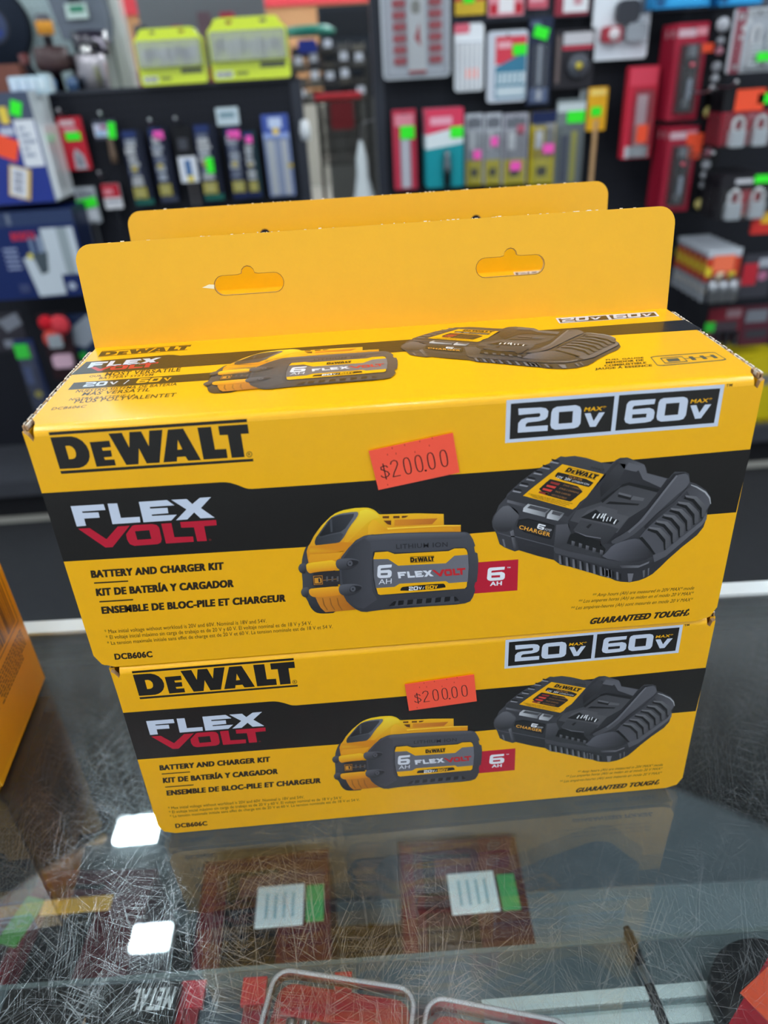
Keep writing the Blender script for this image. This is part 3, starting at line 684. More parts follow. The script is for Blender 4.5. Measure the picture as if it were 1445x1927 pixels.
# ------------------------------------------------------------------ the shop shell
def structure(name, mb, mat, label=None):
    o = mb.build(name, mat); o['kind'] = 'structure'
    if label: o['label'] = label
    return o
def tile_mat(name, c, c2, rough=.6, scale=3.):
    m, nt, p = new_mat(name)
    tc = nt.nodes.new('ShaderNodeTexCoord'); n = nt.nodes.new('ShaderNodeTexNoise'); n.inputs['Scale'].default_value = scale
    n.inputs['Detail'].default_value = 6
    nt.links.new(tc.outputs['Object'], n.inputs['Vector'])
    r = nt.nodes.new('ShaderNodeValToRGB'); r.color_ramp.elements[0].color = c; r.color_ramp.elements[1].color = c2
    r.color_ramp.elements[0].position = .35; r.color_ramp.elements[1].position = .7
    nt.links.new(n.outputs['Fac'], r.inputs[0]); nt.links.new(r.outputs[0], p.inputs['Base Color'])
    p.inputs['Roughness'].default_value = rough
    return m
def peg_mat(name, c, hole, pitch=.0254, r=.0035, rough=.55):
    """board with a grid of round holes, drawn in the board's own x-z coordinates"""
    m, nt, p = new_mat(name)
    tc = nt.nodes.new('ShaderNodeTexCoord'); sx = nt.nodes.new('ShaderNodeSeparateXYZ')
    nt.links.new(tc.outputs['Object'], sx.inputs[0])
    def math_(op, a, b=None):
        q = nt.nodes.new('ShaderNodeMath'); q.operation = op
        for i, s in enumerate((a, b)):
            if s is None: continue
            if isinstance(s, (int, float)): q.inputs[i].default_value = s
            else: nt.links.new(s, q.inputs[i])
        return q.outputs[0]
    d = []
    for ax in (0, 2):
        fr = math_('FRACT', math_('DIVIDE', math_('ADD', sx.outputs[ax], 10.0), pitch))
        d.append(math_('POWER', math_('SUBTRACT', fr, .5), 2.0))
    dist = math_('SQRT', math_('ADD', d[0], d[1]))
    inside = math_('LESS_THAN', dist, r / pitch)
    mx = nt.nodes.new('ShaderNodeMix'); mx.data_type = 'RGBA'
    nt.links.new(inside, mx.inputs[0]); mx.inputs[6].default_value = c; mx.inputs[7].default_value = hole
    nt.links.new(mx.outputs[2], p.inputs['Base Color'])
    p.inputs['Roughness'].default_value = rough; p.inputs['Specular IOR Level'].default_value = .2
    return m
MAT['floor'] = tile_mat('concrete_floor', rgb(150,148,140), rgb(168,166,158), .45, 2.)
MAT['ceiling'] = tile_mat('ceiling_panels', rgb(52,55,58), rgb(62,66,68), .9, 1.5)
MAT['wall'] = tile_mat('painted_wall', rgb(200,205,205), rgb(210,214,212), .8, 1.)
MAT['plywood'] = tile_mat('plywood_wall', rgb(178,128,84), rgb(196,146,100), .7, .9)
MAT['redwall'] = tile_mat('red_fascia', rgb(205,52,64), rgb(215,60,70), .6, 1.)
MAT['peg_dark'] = peg_mat('dark_pegboard', rgb(27,29,37), rgb(14,15,18))
MAT['peg_grey'] = peg_mat('grey_pegboard', rgb(88,94,106), rgb(40,42,48))
MAT['peg_pale'] = peg_mat('pale_pegboard', rgb(196,216,216), rgb(140,165,168))
structure('floor', MB().box(-7, 7, -4, 13, -.05, 0, WHT), 'floor')
structure('ceiling', MB().box(-7, 7, -4, 13, CEIL, CEIL + .1, WHT), 'ceiling')
structure('wall_back', MB().box(-7, 7, 12.0, 12.1, 0, 2.28, WHT), 'plywood', 'brown board wall at the far end of the shop')
structure('trim_4', MB().box(-7, 7, 11.95, 12.0, 0, 1.25, rgb(160,156,146)), 'rough', 'grey lower part of the far wall')
structure('trim_1', MB().box(-7, 7, 11.96, 12.1, 2.28, 2.8, WHT), 'redwall', 'red band along the top of the far brown wall')
structure('wall_back_upper', MB().box(-7, 7, 12.0, 12.1, 2.8, CEIL, WHT), 'wall')

# ceiling light fixtures
MAT['tube'] = emit_mat('lit_tube', (.80, .95, 1.0, 1), LAMP)
MAT['added_strip_tube'] = emit_mat('lit_added_strip_tube', (.90, .96, 1.0, 1), LAMP2)
def make_light(w, l):                           # recessed fitting: four tubes across, a dark gap in the middle
    t = thing('ceiling_light', 'ceiling light', 'ceiling light')
    h = MB(); h.box(-w/2, w/2, -l/2, l/2, .05, .07, WHT); h.box(-w/2, -w/2 + .02, -l/2, l/2, 0, .05, WHT); h.box(w/2 - .02, w/2, -l/2, l/2, 0, .05, WHT)
    h.build('housing', 'gloss', t)
    for k in range(4):
        y = l*(-.38, -.15, .15, .38)[k]
        MB().tube([(-w/2 + .02, y, .02), (w/2 - .02, y, .02)], l/9, (1, 1, 1, 1), 8).build('tube', MAT['tube'], t)
    return t
def make_strip(l):                              # added hung strip light: two tubes under a slim spine, open to the ceiling
    t = thing('added_strip_light', 'strip light', 'ceiling light')
    MB().box(-.02, .02, -l/2, l/2, .03, .06, WHT).tube([(0, -l*.4, .06), (0, -l*.4, CEIL - STRIP_Z)], .003, rgb(120,120,120), 4).tube([(0, l*.4, .06), (0, l*.4, CEIL - STRIP_Z)], .003, rgb(120,120,120), 4).build('spine', 'gloss', t)
    for s_ in (-1, 1): MB().tube([(s_*.07, -l/2 + .03, .02), (s_*.07, l/2 - .03, .02)], .022, (1, 1, 1, 1), 8).build('tube', MAT['added_strip_tube'], t)
    return t
STRIP_Z = 4.2
LIGHTS = []
def refl(px, py, zc):
    d = ray(px, py); p = CAM_LOC + d * ((TOP - CAM_LOC.z) / d.z)
    return p + Vector((d.x, d.y, -d.z)) * ((zc - TOP) / -d.z)

# ------------------------------------------------------------------ the glass display counter
def glass_mat(name, scratch=True):
    m, nt, p = new_mat(name)
    out = nt.nodes['Material Output']; N = nt.nodes.new; L = nt.links.new
    tr = N('ShaderNodeBsdfTransparent'); tr.inputs[0].default_value = (.93, .965, .96, 1)
    gl = N('ShaderNodeBsdfGlossy'); gl.inputs['Roughness'].default_value = .015
    fr = N('ShaderNodeFresnel'); fr.inputs[0].default_value = 1.52
    mx = N('ShaderNodeMixShader'); L(fr.outputs[0], mx.inputs[0]); L(tr.outputs[0], mx.inputs[1]); L(gl.outputs[0], mx.inputs[2])
    last = mx
    if scratch:
        tc = N('ShaderNodeTexCoord'); total = None
        wob = N('ShaderNodeTexNoise'); wob.inputs['Scale'].default_value = 9
        L(tc.outputs['Object'], wob.inputs['Vector'])
        ws = N('ShaderNodeVectorMath'); ws.operation = 'SCALE'; ws.inputs['Scale'].default_value = .018
        L(wob.outputs['Color'], ws.inputs[0])
        ad = N('ShaderNodeVectorMath'); ad.operation = 'ADD'; L(tc.outputs['Object'], ad.inputs[0]); L(ws.outputs[0], ad.inputs[1])
        for k, (ang, along, across, th) in enumerate(((8, 34, 1700, 0.777), (35, 26, 1500, 0.782), (68, 40, 1900, 0.772), (96, 30, 1600, 0.777), (125, 22, 1800, 0.777), (152, 36, 1500, 0.782), (80, 14, 1100, 0.797), (20, 16, 1000, 0.797), (110, 12, 1200, 0.792))):
            mp = N('ShaderNodeMapping'); mp.inputs['Rotation'].default_value = (0, 0, math.radians(ang)); mp.inputs['Location'].default_value = (k*3.1, k*1.7, 0)
            mp2 = N('ShaderNodeMapping'); mp2.inputs['Scale'].default_value = (along, across, 1)
            L(ad.outputs[0], mp.inputs['Vector']); L(mp.outputs[0], mp2.inputs['Vector'])
            n = N('ShaderNodeTexNoise'); n.inputs['Scale'].default_value = 1.0; n.inputs['Detail'].default_value = 0
            n.noise_dimensions = '2D'
            L(mp2.outputs[0], n.inputs['Vector'])
            mr = N('ShaderNodeMapRange'); mr.inputs['From Min'].default_value = th; mr.inputs['From Max'].default_value = th + .05
            L(n.outputs['Fac'], mr.inputs['Value'])
            if total is None: total = mr.outputs[0]
            else:
                q = N('ShaderNodeMath'); q.operation = 'MAXIMUM'; L(total, q.inputs[0]); L(mr.outputs[0], q.inputs[1]); total = q.outputs[0]
        wear = N('ShaderNodeTexNoise'); wear.inputs['Scale'].default_value = 6; L(tc.outputs['Object'], wear.inputs['Vector'])
        wr = N('ShaderNodeMapRange'); wr.inputs['From Min'].default_value = .35; wr.inputs['From Max'].default_value = .65
        wr.inputs['To Min'].default_value = .25; wr.inputs['To Max'].default_value = 1.
        L(wear.outputs['Fac'], wr.inputs['Value'])
        sy = N('ShaderNodeSeparateXYZ'); L(tc.outputs['Object'], sy.inputs[0])
        use = N('ShaderNodeMapRange'); use.inputs['From Min'].default_value = -.10; use.inputs['From Max'].default_value = -.24; use.inputs['To Min'].default_value = .25; use.inputs['To Max'].default_value = 1.
        L(sy.outputs['Y'], use.inputs['Value'])   # the side the sales staff use is worn most
        wu = N('ShaderNodeMath'); wu.operation = 'MULTIPLY'; L(wr.outputs[0], wu.inputs[0]); L(use.outputs[0], wu.inputs[1])
        am = N('ShaderNodeMath'); am.operation = 'MULTIPLY'; L(total, am.inputs[0]); L(wu.outputs[0], am.inputs[1])
        am2 = N('ShaderNodeMath'); am2.operation = 'MULTIPLY_ADD'; L(am.outputs[0], am2.inputs[0]); am2.inputs[1].default_value = SCRATCH; am2.inputs[2].default_value = HAZE
        rg = N('ShaderNodeBsdfGlossy'); rg.inputs['Roughness'].default_value = .30; rg.inputs[0].default_value = (.9, .95, 1, 1)
        du = N('ShaderNodeBsdfDiffuse'); du.inputs[0].default_value = (.82, .88, .92, 1)
        sc = N('ShaderNodeMixShader'); sc.inputs[0].default_value = .18; L(rg.outputs[0], sc.inputs[1]); L(du.outputs[0], sc.inputs[2])
        m2a = N('ShaderNodeMixShader'); L(am2.outputs[0], m2a.inputs[0]); L(mx.outputs[0], m2a.inputs[1]); L(sc.outputs[0], m2a.inputs[2])
        dn = N('ShaderNodeTexNoise'); dn.inputs['Scale'].default_value = 14; dn.inputs['Detail'].default_value = 5; L(tc.outputs['Object'], dn.inputs['Vector'])
        dr = N('ShaderNodeMapRange'); dr.inputs['To Min'].default_value = DUST_VEIL*.4; dr.inputs['To Max'].default_value = DUST_VEIL*1.6; L(dn.outputs['Fac'], dr.inputs['Value'])  # thin dust doubling as a painted pale veil for reflected light
        m2 = N('ShaderNodeMixShader'); lw = N('ShaderNodeLayerWeight'); lw.inputs[0].default_value = .5; dm = N('ShaderNodeMath'); dm.operation = 'MULTIPLY'; L(dr.outputs[0], dm.inputs[0]); L(lw.outputs['Facing'], dm.inputs[1]); dy = N('ShaderNodeMapRange'); dy.inputs['From Min'].default_value = -.06; dy.inputs['From Max'].default_value = -.20; dy.inputs['To Min'].default_value = 1.5; dy.inputs['To Max'].default_value = .14; L(sy.outputs['Y'], dy.inputs['Value']); dm2 = N('ShaderNodeMath'); dm2.operation = 'MULTIPLY'; L(dm.outputs[0], dm2.inputs[0]); L(dy.outputs[0], dm2.inputs[1]); L(dm2.outputs[0], m2.inputs[0]); L(m2a.outputs[0], m2.inputs[1]); L(du.outputs[0], m2.inputs[2])  # the pale veil is painted stronger towards the rear edge
        last = m2
    L(last.outputs[0], out.inputs['Surface'])
    return m
SCRATCH, HAZE, DUST_VEIL = .23, .0005, .085
MAT['glass'] = glass_mat('scratched_counter_glass')
CASE_Y, CASE_RZ = .1895, math.radians(-2.0)
MAT['added_case_tube'] = emit_mat('added_counter_glow', (.86, .96, 1, 1), 12.0)  # glow of unseen tubes added to brighten the inside of the counter
case = thing('display_counter', 'glass-topped shop counter with an aluminium rear edge and a grey shelf inside', 'counter', (0, CASE_Y, 0), CASE_RZ)
ALU = rgb(232, 238, 240); DKG = rgb(70, 78, 84)
MB().box(-1.1, 1.1, -.72, -.002, .992, 1.0, WHT).build('glass_top', 'glass', case)
tm = MB()
tm.box(-1.1, 1.1, -.002, .006, .955, 1.003, ALU).box(-1.1, 1.1, -.009, -.002, 1.0001, 1.003, ALU).box(-1.1, 1.1, -.009, -.002, .982, .9919, ALU)
tm.build('edge_trim', 'gloss', case)
cb = MB(); CB = rgb(120, 130, 138)
cb.box(-1.1, 1.1, -.012, -.003, .04, .952, rgb(92,100,106)).box(-1.1, -1.08, -.72, -.012, .04, .99, CB).box(1.08, 1.1, -.72, -.012, .04, .99, CB)
cb.box(-1.08, 1.08, -.72, -.012, .60, .62, rgb(128,140,146)).box(-1.1, 1.1, -.72, 0, 0, .04, rgb(30,30,32)).box(-1.08, 1.08, -.72, -.70, .04, .60, CB)
cb.build('cabinet_body', 'rough', case)
MB().box(-1.0, 1.0, -.69, -.66, .966, .985, ALU).build('added_light_rail', 'metal', case)  # out-of-view mount for the added tube
MB().tube([(-1.0, -.66, .962), (1.0, -.66, .962)], .006, (1, 1, 1, 1), 8).build('added_counter_tube', 'added_case_tube', case)
MB().tube([(-1.0, -.34, .846), (1.0, -.34, .846)], .005, (1, 1, 1, 1), 8).build('added_shelf_tube', 'added_case_tube', case)  # added under the shelf, out of view, to light the deep goods
SHZ = .86                                        # the inner glass shelf
MB().box(-1.03, 1.03, -.63, -.1985, SHZ - .006, SHZ, rgb(96, 108, 114)).build('shelf', 'plastic', case, None, (0, 0, math.radians(1.4)))
MB().box(-1.03, 1.03, -.1984, -.1955, SHZ - .007, SHZ + .001, rgb(120,132,134)).build('shelf_edge', 'plastic', case, None, (0, 0, math.radians(1.4)))

# ------------------------------------------------------------------ the battery kit cartons
RAW = rgb(176, 140, 102); RAWD = rgb(88, 62, 40); YB = rgb(236, 176, 14)
def corr_edge(L, w=.0020, pitch=.0046):
    """the cut end of corrugated board: two liners and the wave between them, along +y, facing up"""
    m = MB(); n = int(L / pitch)
    m.box(-w/2, -w/2 + .0005, 0, L, -.003, .0004, RAW); m.box(w/2 - .0005, w/2, 0, L, -.003, .0003, RAW)
    q = random.Random(2)
    for k in range(70):                          # frayed white paper along the cut, doubling as its painted highlights
        y = q.uniform(0, L - .002); m.box(-w/2 - .0001, -w/2 + .0006, y, y + q.uniform(.0004, .002), -.001, .0007, rgb(232,222,206))
        y = q.uniform(0, L - .002); m.box(w/2 - .0006, w/2 + .0001, y, y + q.uniform(.0004, .002), -.001, .0007, rgb(232,222,206))
    m.box(-w/2, w/2, 0, L, -.003, -.0016, rgb(52,36,24))  # dark base puts the shade between the flutes into the colour
    pts = []
    for i in range(n * 6 + 1):
        y = L * i / (n * 6); pts.append((math.sin(2*PI*i/6) * (w/2 - .0006), y))
    v, f = [], []
    for x, y in pts:
        for dx in (-.0002, .0002):
            v += [(x + dx, y, -.003), (x + dx, y, .0002)]
    for i in range(len(pts) - 1):
        a, b = i*4, (i+1)*4
        f += [(a+1, a+3, b+3, b+1), (a, a+1, b+1, b), (a+2, b+2, b+3, a+3)]
    return m.add(v, f, rgb(196, 160, 120))
FLIP = Matrix.Rotation(-PI/2, 4, 'X')            # print drawn facing -y is laid facing up
SIDE = Matrix.Rotation(PI/2, 4, 'Z')             # print drawn facing -y is turned to face +x
XT, XB = .1502, .1527
R_ = .0038
# the sheet-metal-like shells are shared by every carton
def front_mesh():
    m = MB()
    c = .009
    out = [(-XB + c, .0006), (XB - c, .0006), (XB - .003, .0028), (XB - .0004, .0085), (XT, BH - .0015), (XT - .0014, BH - .0022), (XT - .0022, BH - .0052), (.1462, BH - R_),
           (-.1462, BH - R_), (-XT + .0030, BH - .0058), (-XT + .0016, BH - .0030), (-XT, BH - .0015), (-XB + .0004, .0085), (-XB + .003, .0028)]
    m.slab(out, 0, .0024, YEL, RAW)
    FRONT.draw(m, 0); BAT.draw(m, 2); CHG.draw(m, 2)
    return m.mesh('front_panel', 'carton')
def top_mesh():
    m = MB(); n = 7
    v, f = [], []
    for k in range(n + 1):                      # the rounded fold to the front panel
        a = PI/2 * k / n
        for x in (-.1462, .1462): v.append((x, R_ - R_*math.cos(a), BH - R_ + R_*math.sin(a)))
    for k in range(n): f.append((2*k, 2*k+1, 2*k+3, 2*k+2))
    m.add(v, f, YEL, True)
    fl = [(-.1462, R_), (.1462, R_), (.1472, .0065), (.1494, .010), (.1494, BD), (-.1494, BD), (-.1494, .010), (-.1472, .0065)]
    s = MB().slab(fl, 0, .0024, YEL, RAW); TOPS.draw(s, 0); BAT.draw(s, 4, BAT_TOP); CHG.draw(s, 4, CHG_TOP)
    s.moved(Matrix.Translation((0, 0, BH)) @ FLIP)
    m.v2 = None
    b = len(m.v); m.v += s.v; m.f += [tuple(i + b for i in q) for q in s.f]; m.c += s.c; m.s += s.s
    return m.mesh('top_panel', 'carton')
def body_mesh():
    m = MB()
    m.box(-.1500, .1500, .0024, BD, 0, .0024, YEL)                       # floor of the carton
    m.box(-.1500, .1500, BD - .0024, BD, .0024, BH - .0026, YEL)         # back
    for s in (-1, 1):                                                     # ends
        m.box(s*.1499, s*.1526, .0045, BD - .001, .003, BH - .0032, YEL)
    return m.mesh('carton_body', 'carton')
def slot(cx):
    w, h = .0175, .0047; pts = []
    for k in range(9): a = -PI/2 + PI*k/8; pts.append((cx + w - h + h*math.cos(a), .0265 + h*math.sin(a)))
    pts.append((cx + .0052, .0312))
    for k in range(7): a = PI*k/6; pts.append((cx + .0034*math.cos(a), .0316 + .0034*math.sin(a)))
    pts.append((cx - .0052, .0312))
    for k in range(9): a = PI/2 + PI*k/8; pts.append((cx - w + h + h*math.cos(a), .0265 + h*math.sin(a)))
    return pts
def tab_mesh():
    m = MB()
    out = [(-.1500, -.0005), (.1500, -.0005)] + [p for p in rrect(-.1505, .1505, .01, TABH, .0085, 7) if p[1] > .0187]
    m.slab(out, 0, .0012, YB, rgb(212,176,120), [slot(-.0667), slot(.0667)])
    m.slab(out, .0014, .0026, YB, rgb(200,164,112), [slot(-.0667), slot(.0667)])
    for cx in (-.0667, .0667):                   # darker rim of each hanging slot
        sl = slot(cx); m.flat([(cx + (x - cx)*1.016, .0268 + (z - .0268)*1.05) for x, z in sl], rgb(126, 84, 16), -.00005, [sl])
    r = random.Random(3)
    for k in range(46):                          # ragged white fibres of the torn top edge
        x = r.uniform(-.139, .139); w = r.uniform(.0004, .0016)
        m.box(x, x + w, r.uniform(.0002, .0014), .0024, TABH - .0004, TABH + r.uniform(.0001, .0005), rgb(238,228,208))
    m.flat([(-.0905, .0262), (-.0845, .0252), (-.0842, .0272), (-.0868, .0275)], rgb(240,228,196), -.00006)
    return m.mesh('hang_tab', 'carton')
def end_mesh(SPf):
    m = MB()
    m.slab([(.006, .0085), (BD - .001, .003), (BD - .001, BH - .0035), (.006, BH - .0035)], 0, .0004, rgb(240,170,10), RAW)
    OI = rgb(70, 40, 8)
    Lz = lambda *p: [SPf(0 + q[0]*320/1101, 1000 + q[1]*320/1101) for q in p]
    o0, o1, o2 = Lz((10, 268), (120, 580), (0, 800))
    y0, y1, zb, zt = o1[0] - .052, o1[0], o1[1], o0[1] + .012
    for a in ((y0, y1, zb, zb + .0007), (y0, y1, zt - .0007, zt), (y0, y0 + .0007, zb, zt), (y1 - .0007, y1, zb, zt)):
        m.flat([(a[0], a[2]), (a[1], a[2]), (a[1], a[3]), (a[0], a[3])], OI, -LY)
    r = random.Random(5); y = y1 - .004
    while y > y0 + .004:
        w = r.choice((.0005, .0005, .001, .0016))
        m.flat([(y - w, zb + .003), (y, zb + .003), (y, zt - .003), (y - w, zt - .003)], OI, -LY); y -= w + r.choice((.0006, .001, .0014))
    for k in range(8):                           # the small print: rows of broken dashes too small to read
        z = zb - .0065 - .0024*k; y = y1 - (.002 if k < 6 else .012)
        while y > y0:
            w = r.uniform(.0012, .005)
            if z > .006: m.flat([(y - w, z), (y, z), (y, z + .0011), (y - w, z + .0011)], OI, -LY)
            y -= w + .0009
    m.moved(SIDE)
    return m.mesh('end_panel', 'carton')
LB_RZ = math.radians(3.94)
_c, _s = math.cos(LB_RZ), math.sin(LB_RZ)
LB_LOC = Vector((-.261 - (.1527*_c - BD*_s), .138 - (.1527*_s + BD*_c), TOP))
def SP(px, py):                                  # right end of the carton at the left edge of the photo: (depth, height)
    d = ray(px, py); n = Vector((_c, _s, 0)); p0 = LB_LOC + n * .1527
    q = CAM_LOC + d * ((p0 - CAM_LOC).dot(n) / d.dot(n)) - LB_LOC
    return (-q.x*_s + q.y*_c, q.z)
M_FRONT, M_TOP, M_BODY, M_TAB, M_END = front_mesh(), top_mesh(), body_mesh(), tab_mesh(), end_mesh(SP)
M_CORR = corr_edge(BD - .008).mesh('corrugated_edge', 'raw')
def link(name, me, parent, loc=(0, 0, 0), rot=(0, 0, 0)):
    o = bpy.data.objects.new(name, me); COL.objects.link(o); o.parent = parent; o.location = loc; o.rotation_euler = rot; return o
def kit(label, loc, rz=0., lean=TABT):
    t = thing('kit_carton', label, 'box', loc, rz, 'yellow and black battery kit cartons on the counter')
    link('carton_body', M_BODY, t); link('front_panel', M_FRONT, t); link('top_panel', M_TOP, t)
    link('end_panel', M_END, t, (.1527, 0, 0))
    for s in (-1, 1): tag(link('corrugated_edge', M_CORR, t, (s*.1511, .0050, BH - .0012)), 'brown corrugated cut edge')
    link('hang_tab', M_TAB, t, (0, BD, BH), (-lean, 0, 0))
    return t
def sticker(parent, quad, tl, tr_, bl, name='price_sticker'):
    """fluorescent price sticker: quad outline and the corners of its figures, all on the front panel"""
    m = MB(); y = -LY * 16
    m.slab(quad, y - .0002, y, STK, STK)
    g = quad_map([(0, 0), (1, 0), (1, 1), (0, 1)], quad)
    for u, v in ((.12, .06), (.27, .93), (.42, .94), (.60, .95), (.75, .96), (.52, .72), (.3, .78), (.70, .80), (.2, .80)):
        m.flat([g((u, v)), g((u + .008, v)), g((u + .008, v + .045)), g((u, v + .045))], rgb(170, 40, 24), y - .00025)
    ink = rgb(30, 14, 16); bw = .016
    # figures drawn with a stroke, dot-matrix style: origin bl, along bl->tr_ , up bl->tl
    ax = ((tr_[0] - tl[0]), (tr_[1] - tl[1])); up = (tl[0] - bl[0], tl[1] - bl[1])
    P = lambda u, v: (bl[0] + ax[0]*u + up[0]*v, bl[1] + ax[1]*u + up[1]*v)
    def stroke(pts, closed=False):
        q = list(pts); n = len(q)
        for i in range(n if closed else n - 1):
            a, b = q[i], q[(i+1) % n]
            dx, dy = (b[0]-a[0]) * 1.0, (b[1]-a[1]) / 2.9
            l = math.hypot(dx, dy) or 1; nx, ny = -dy/l*bw/2, dx/l*bw/2
            e = .25
            a2 = (a[0] - dx/l*bw*e, a[1] - dy/l*bw*e*2.9); b2 = (b[0] + dx/l*bw*e, b[1] + dy/l*bw*e*2.9)
            m.flat([P(a2[0]+nx, a2[1]+ny*2.9), P(b2[0]+nx, b2[1]+ny*2.9), P(b2[0]-nx, b2[1]-ny*2.9), P(a2[0]-nx, a2[1]-ny*2.9)], ink, y - .00025)
    def zero(u0, w):
        c = u0 + w/2; stroke([(c + w/2*math.copysign(abs(math.cos(a))**.75, math.cos(a)), .5 + .5*math.copysign(abs(math.sin(a))**.75, math.sin(a))) for a in [2*PI*k/18 for k in range(18)]], True)
    w = .095
    stroke([(.115, .66), (.10, .76), (.06, .80), (.02, .74), (.02, .60), (.06, .50), (.10, .40), (.12, .24), (.09, .12), (.05, .08), (.01, .14), (.0, .24)])
    stroke([(.06, .93), (.06, -.04)])
    stroke([(.165, .80), (.185, .95), (.225, 1.0), (.26, .92), (.265, .74), (.24, .55), (.19, .25), (.165, .02), (.27, .02)])
    for u in (.35, .52, .70, .885): zero(u, w)
    stroke([(.635, .02), (.650, .02), (.650, -.04), (.640, -.04), (.635, .02)])
    return m.build(name, 'paper', parent)
def loc_px(zone, loc, *pts):
    return [(lambda q: (q.x - loc[0], q.z - loc[2]))(at(zone[0] + p[0]*zone[2], zone[1] + p[1]*zone[2], loc[1])) for p in pts]
ZB = (540, 760, 460/1445)
up_loc = (0, 0, TOP + BH)
k1 = kit('upper yellow battery kit carton of the front stack with a clean hang tab', up_loc)
q = loc_px(ZB, up_loc, (540,503), (1018,400), (978,166), (482,273))
g_ = loc_px(ZB, up_loc, (540,346), (944,262), (562,440))
tag(sticker(k1, q, g_[0], g_[1], g_[2]), 'orange price sticker reading $200.00')
lo_loc = (.00394, .00027, TOP)
k2 = kit('lower yellow battery kit carton of the front stack resting on the glass', lo_loc, math.radians(.538), .004)
ZL = (740, 1160, 640/1445)
q = loc_px(ZL, lo_loc, (66,395), (354,356), (342,243), (48,283))
g_ = loc_px(ZL, lo_loc, (84,318), (314,286), (92,364))
tag(sticker(k2, q, g_[0], g_[1], g_[2]), 'orange price sticker reading $200.00')
k3 = kit('battery kit carton behind the front stack showing only its rounded hang tab', (0, .1052, TOP + BH))
k4 = kit('bottom battery kit carton of the rear stack behind the front stack', (.002, .1062, TOP), 0, .004)
k5 = kit('battery kit carton at the left edge with a barcode on its end', LB_LOC, LB_RZ, .02)
LIGHT_SPOTS = [(262,1566), (288,1770), (-20,1545)]
LIGHT_NAMES = ('beside the lower left corner of the cartons', 'nearest the bottom left', 'at the left edge')
L0 = make_light(.44, .27)
for i, (px, py) in enumerate(LIGHT_SPOTS):
    p = refl(px, py, CEIL); p.z = CEIL - .075
    o = L0 if i == 0 else dup(L0, p)
    o.location = p; o['label'] = 'four-tube ceiling light mirrored in the glass ' + LIGHT_NAMES[i]; o['group'] = 'recessed ceiling lights'
    if i == 1: o.scale = (.78, .78, 1)
# unseen strips added to light the shop, hung in rows behind the camera, above the aisle and further down the shop
L1 = make_strip(1.5)
ROWS = [(-1.6, -1.8), (0.2, -1.8), (2.0, -1.8), (-1.5, -.15), (1.9, -.15), (-4.2, 1.0), (4.2, .6), (4.2, 3.2), (-4.4, 3.6), (4.4, 6.2), (-4.4, 6.6), (-2.2, 5.6), (.6, 9.6), (3.6, 9.0), (-2.8, 9.6), (1.2, 7.0), (2.4, 7.6), (3.4, 7.0), (2.0, 9.4), (4.6, 8.4), (2.8, 10.6), (1.2, 11.0), (4.2, 10.6)]
for i, (x, y) in enumerate(ROWS):
    o = L1 if i == 0 else dup(L1, (0, 0, 0))
    o.location = (x, y, STRIP_Z); o['label'] = 'hung two-tube strip light outside the view, added to light the shop'; o['group'] = 'added strip lights'
# ------------------------------------------------------------------ gondolas (pegboard display stands) across the aisle
LIME = rgb(50, 252, 40); ORG = rgb(255, 84, 44); PNK = rgb(255, 90, 190); NAVY = rgb(26, 40, 82); DNAV = rgb(20, 26, 44)
CRD = rgb(196, 34, 52); MAR = rgb(130, 26, 46); LGR = rgb(200, 208, 220); MGR = rgb(140, 146, 156); BLA = rgb(17, 18, 23); TEAL = rgb(20, 150, 160)
GY = 2.50
def gondola(name, label, x0, x1, ztop, Y, mat='peg_dark', strip=None):
    t = thing(name, label, 'display stand', ((x0 + x1) / 2, Y, 0)); w = (x1 - x0) / 2
    MB().box(-w, w, 0, .018, .16, ztop, BLA).build('pegboard', mat, t)
    if strip:
        MB().box(-w, w, -.004, 0, strip[0], strip[1], BLA).build('upper_pegboard', 'peg_grey', t)
    b = MB(); b.box(-w, w, -.34, .018, .10, .16, rgb(60, 62, 68)).box(-w + .03, w - .03, -.31, 0, 0, .10, rgb(22, 22, 26))
    b.build('base_deck', 'rough', t)
    for s in (-1, 1):
        MB().box(s*w - .018, s*w + .018, -.006, .04, 0, ztop + .008, rgb(44, 48, 58)).build('upright', 'plastic', t)
    MB().box(-w, w, -.006, .05, ztop, ztop + .01, rgb(52, 56, 66)).build('top_rail', 'plastic', t)
    return t
gondola('pegboard_gondola', 'dark pegboard stand on the left hung with slim bit packs and topped by lime kits', -2.3, -.148, 1.374, GY)
gondola('pegboard_gondola', 'tall dark pegboard stand on the right crowded with red and clear packs', .125, 2.3, 2.6, GY, strip=(1.50, 2.59))

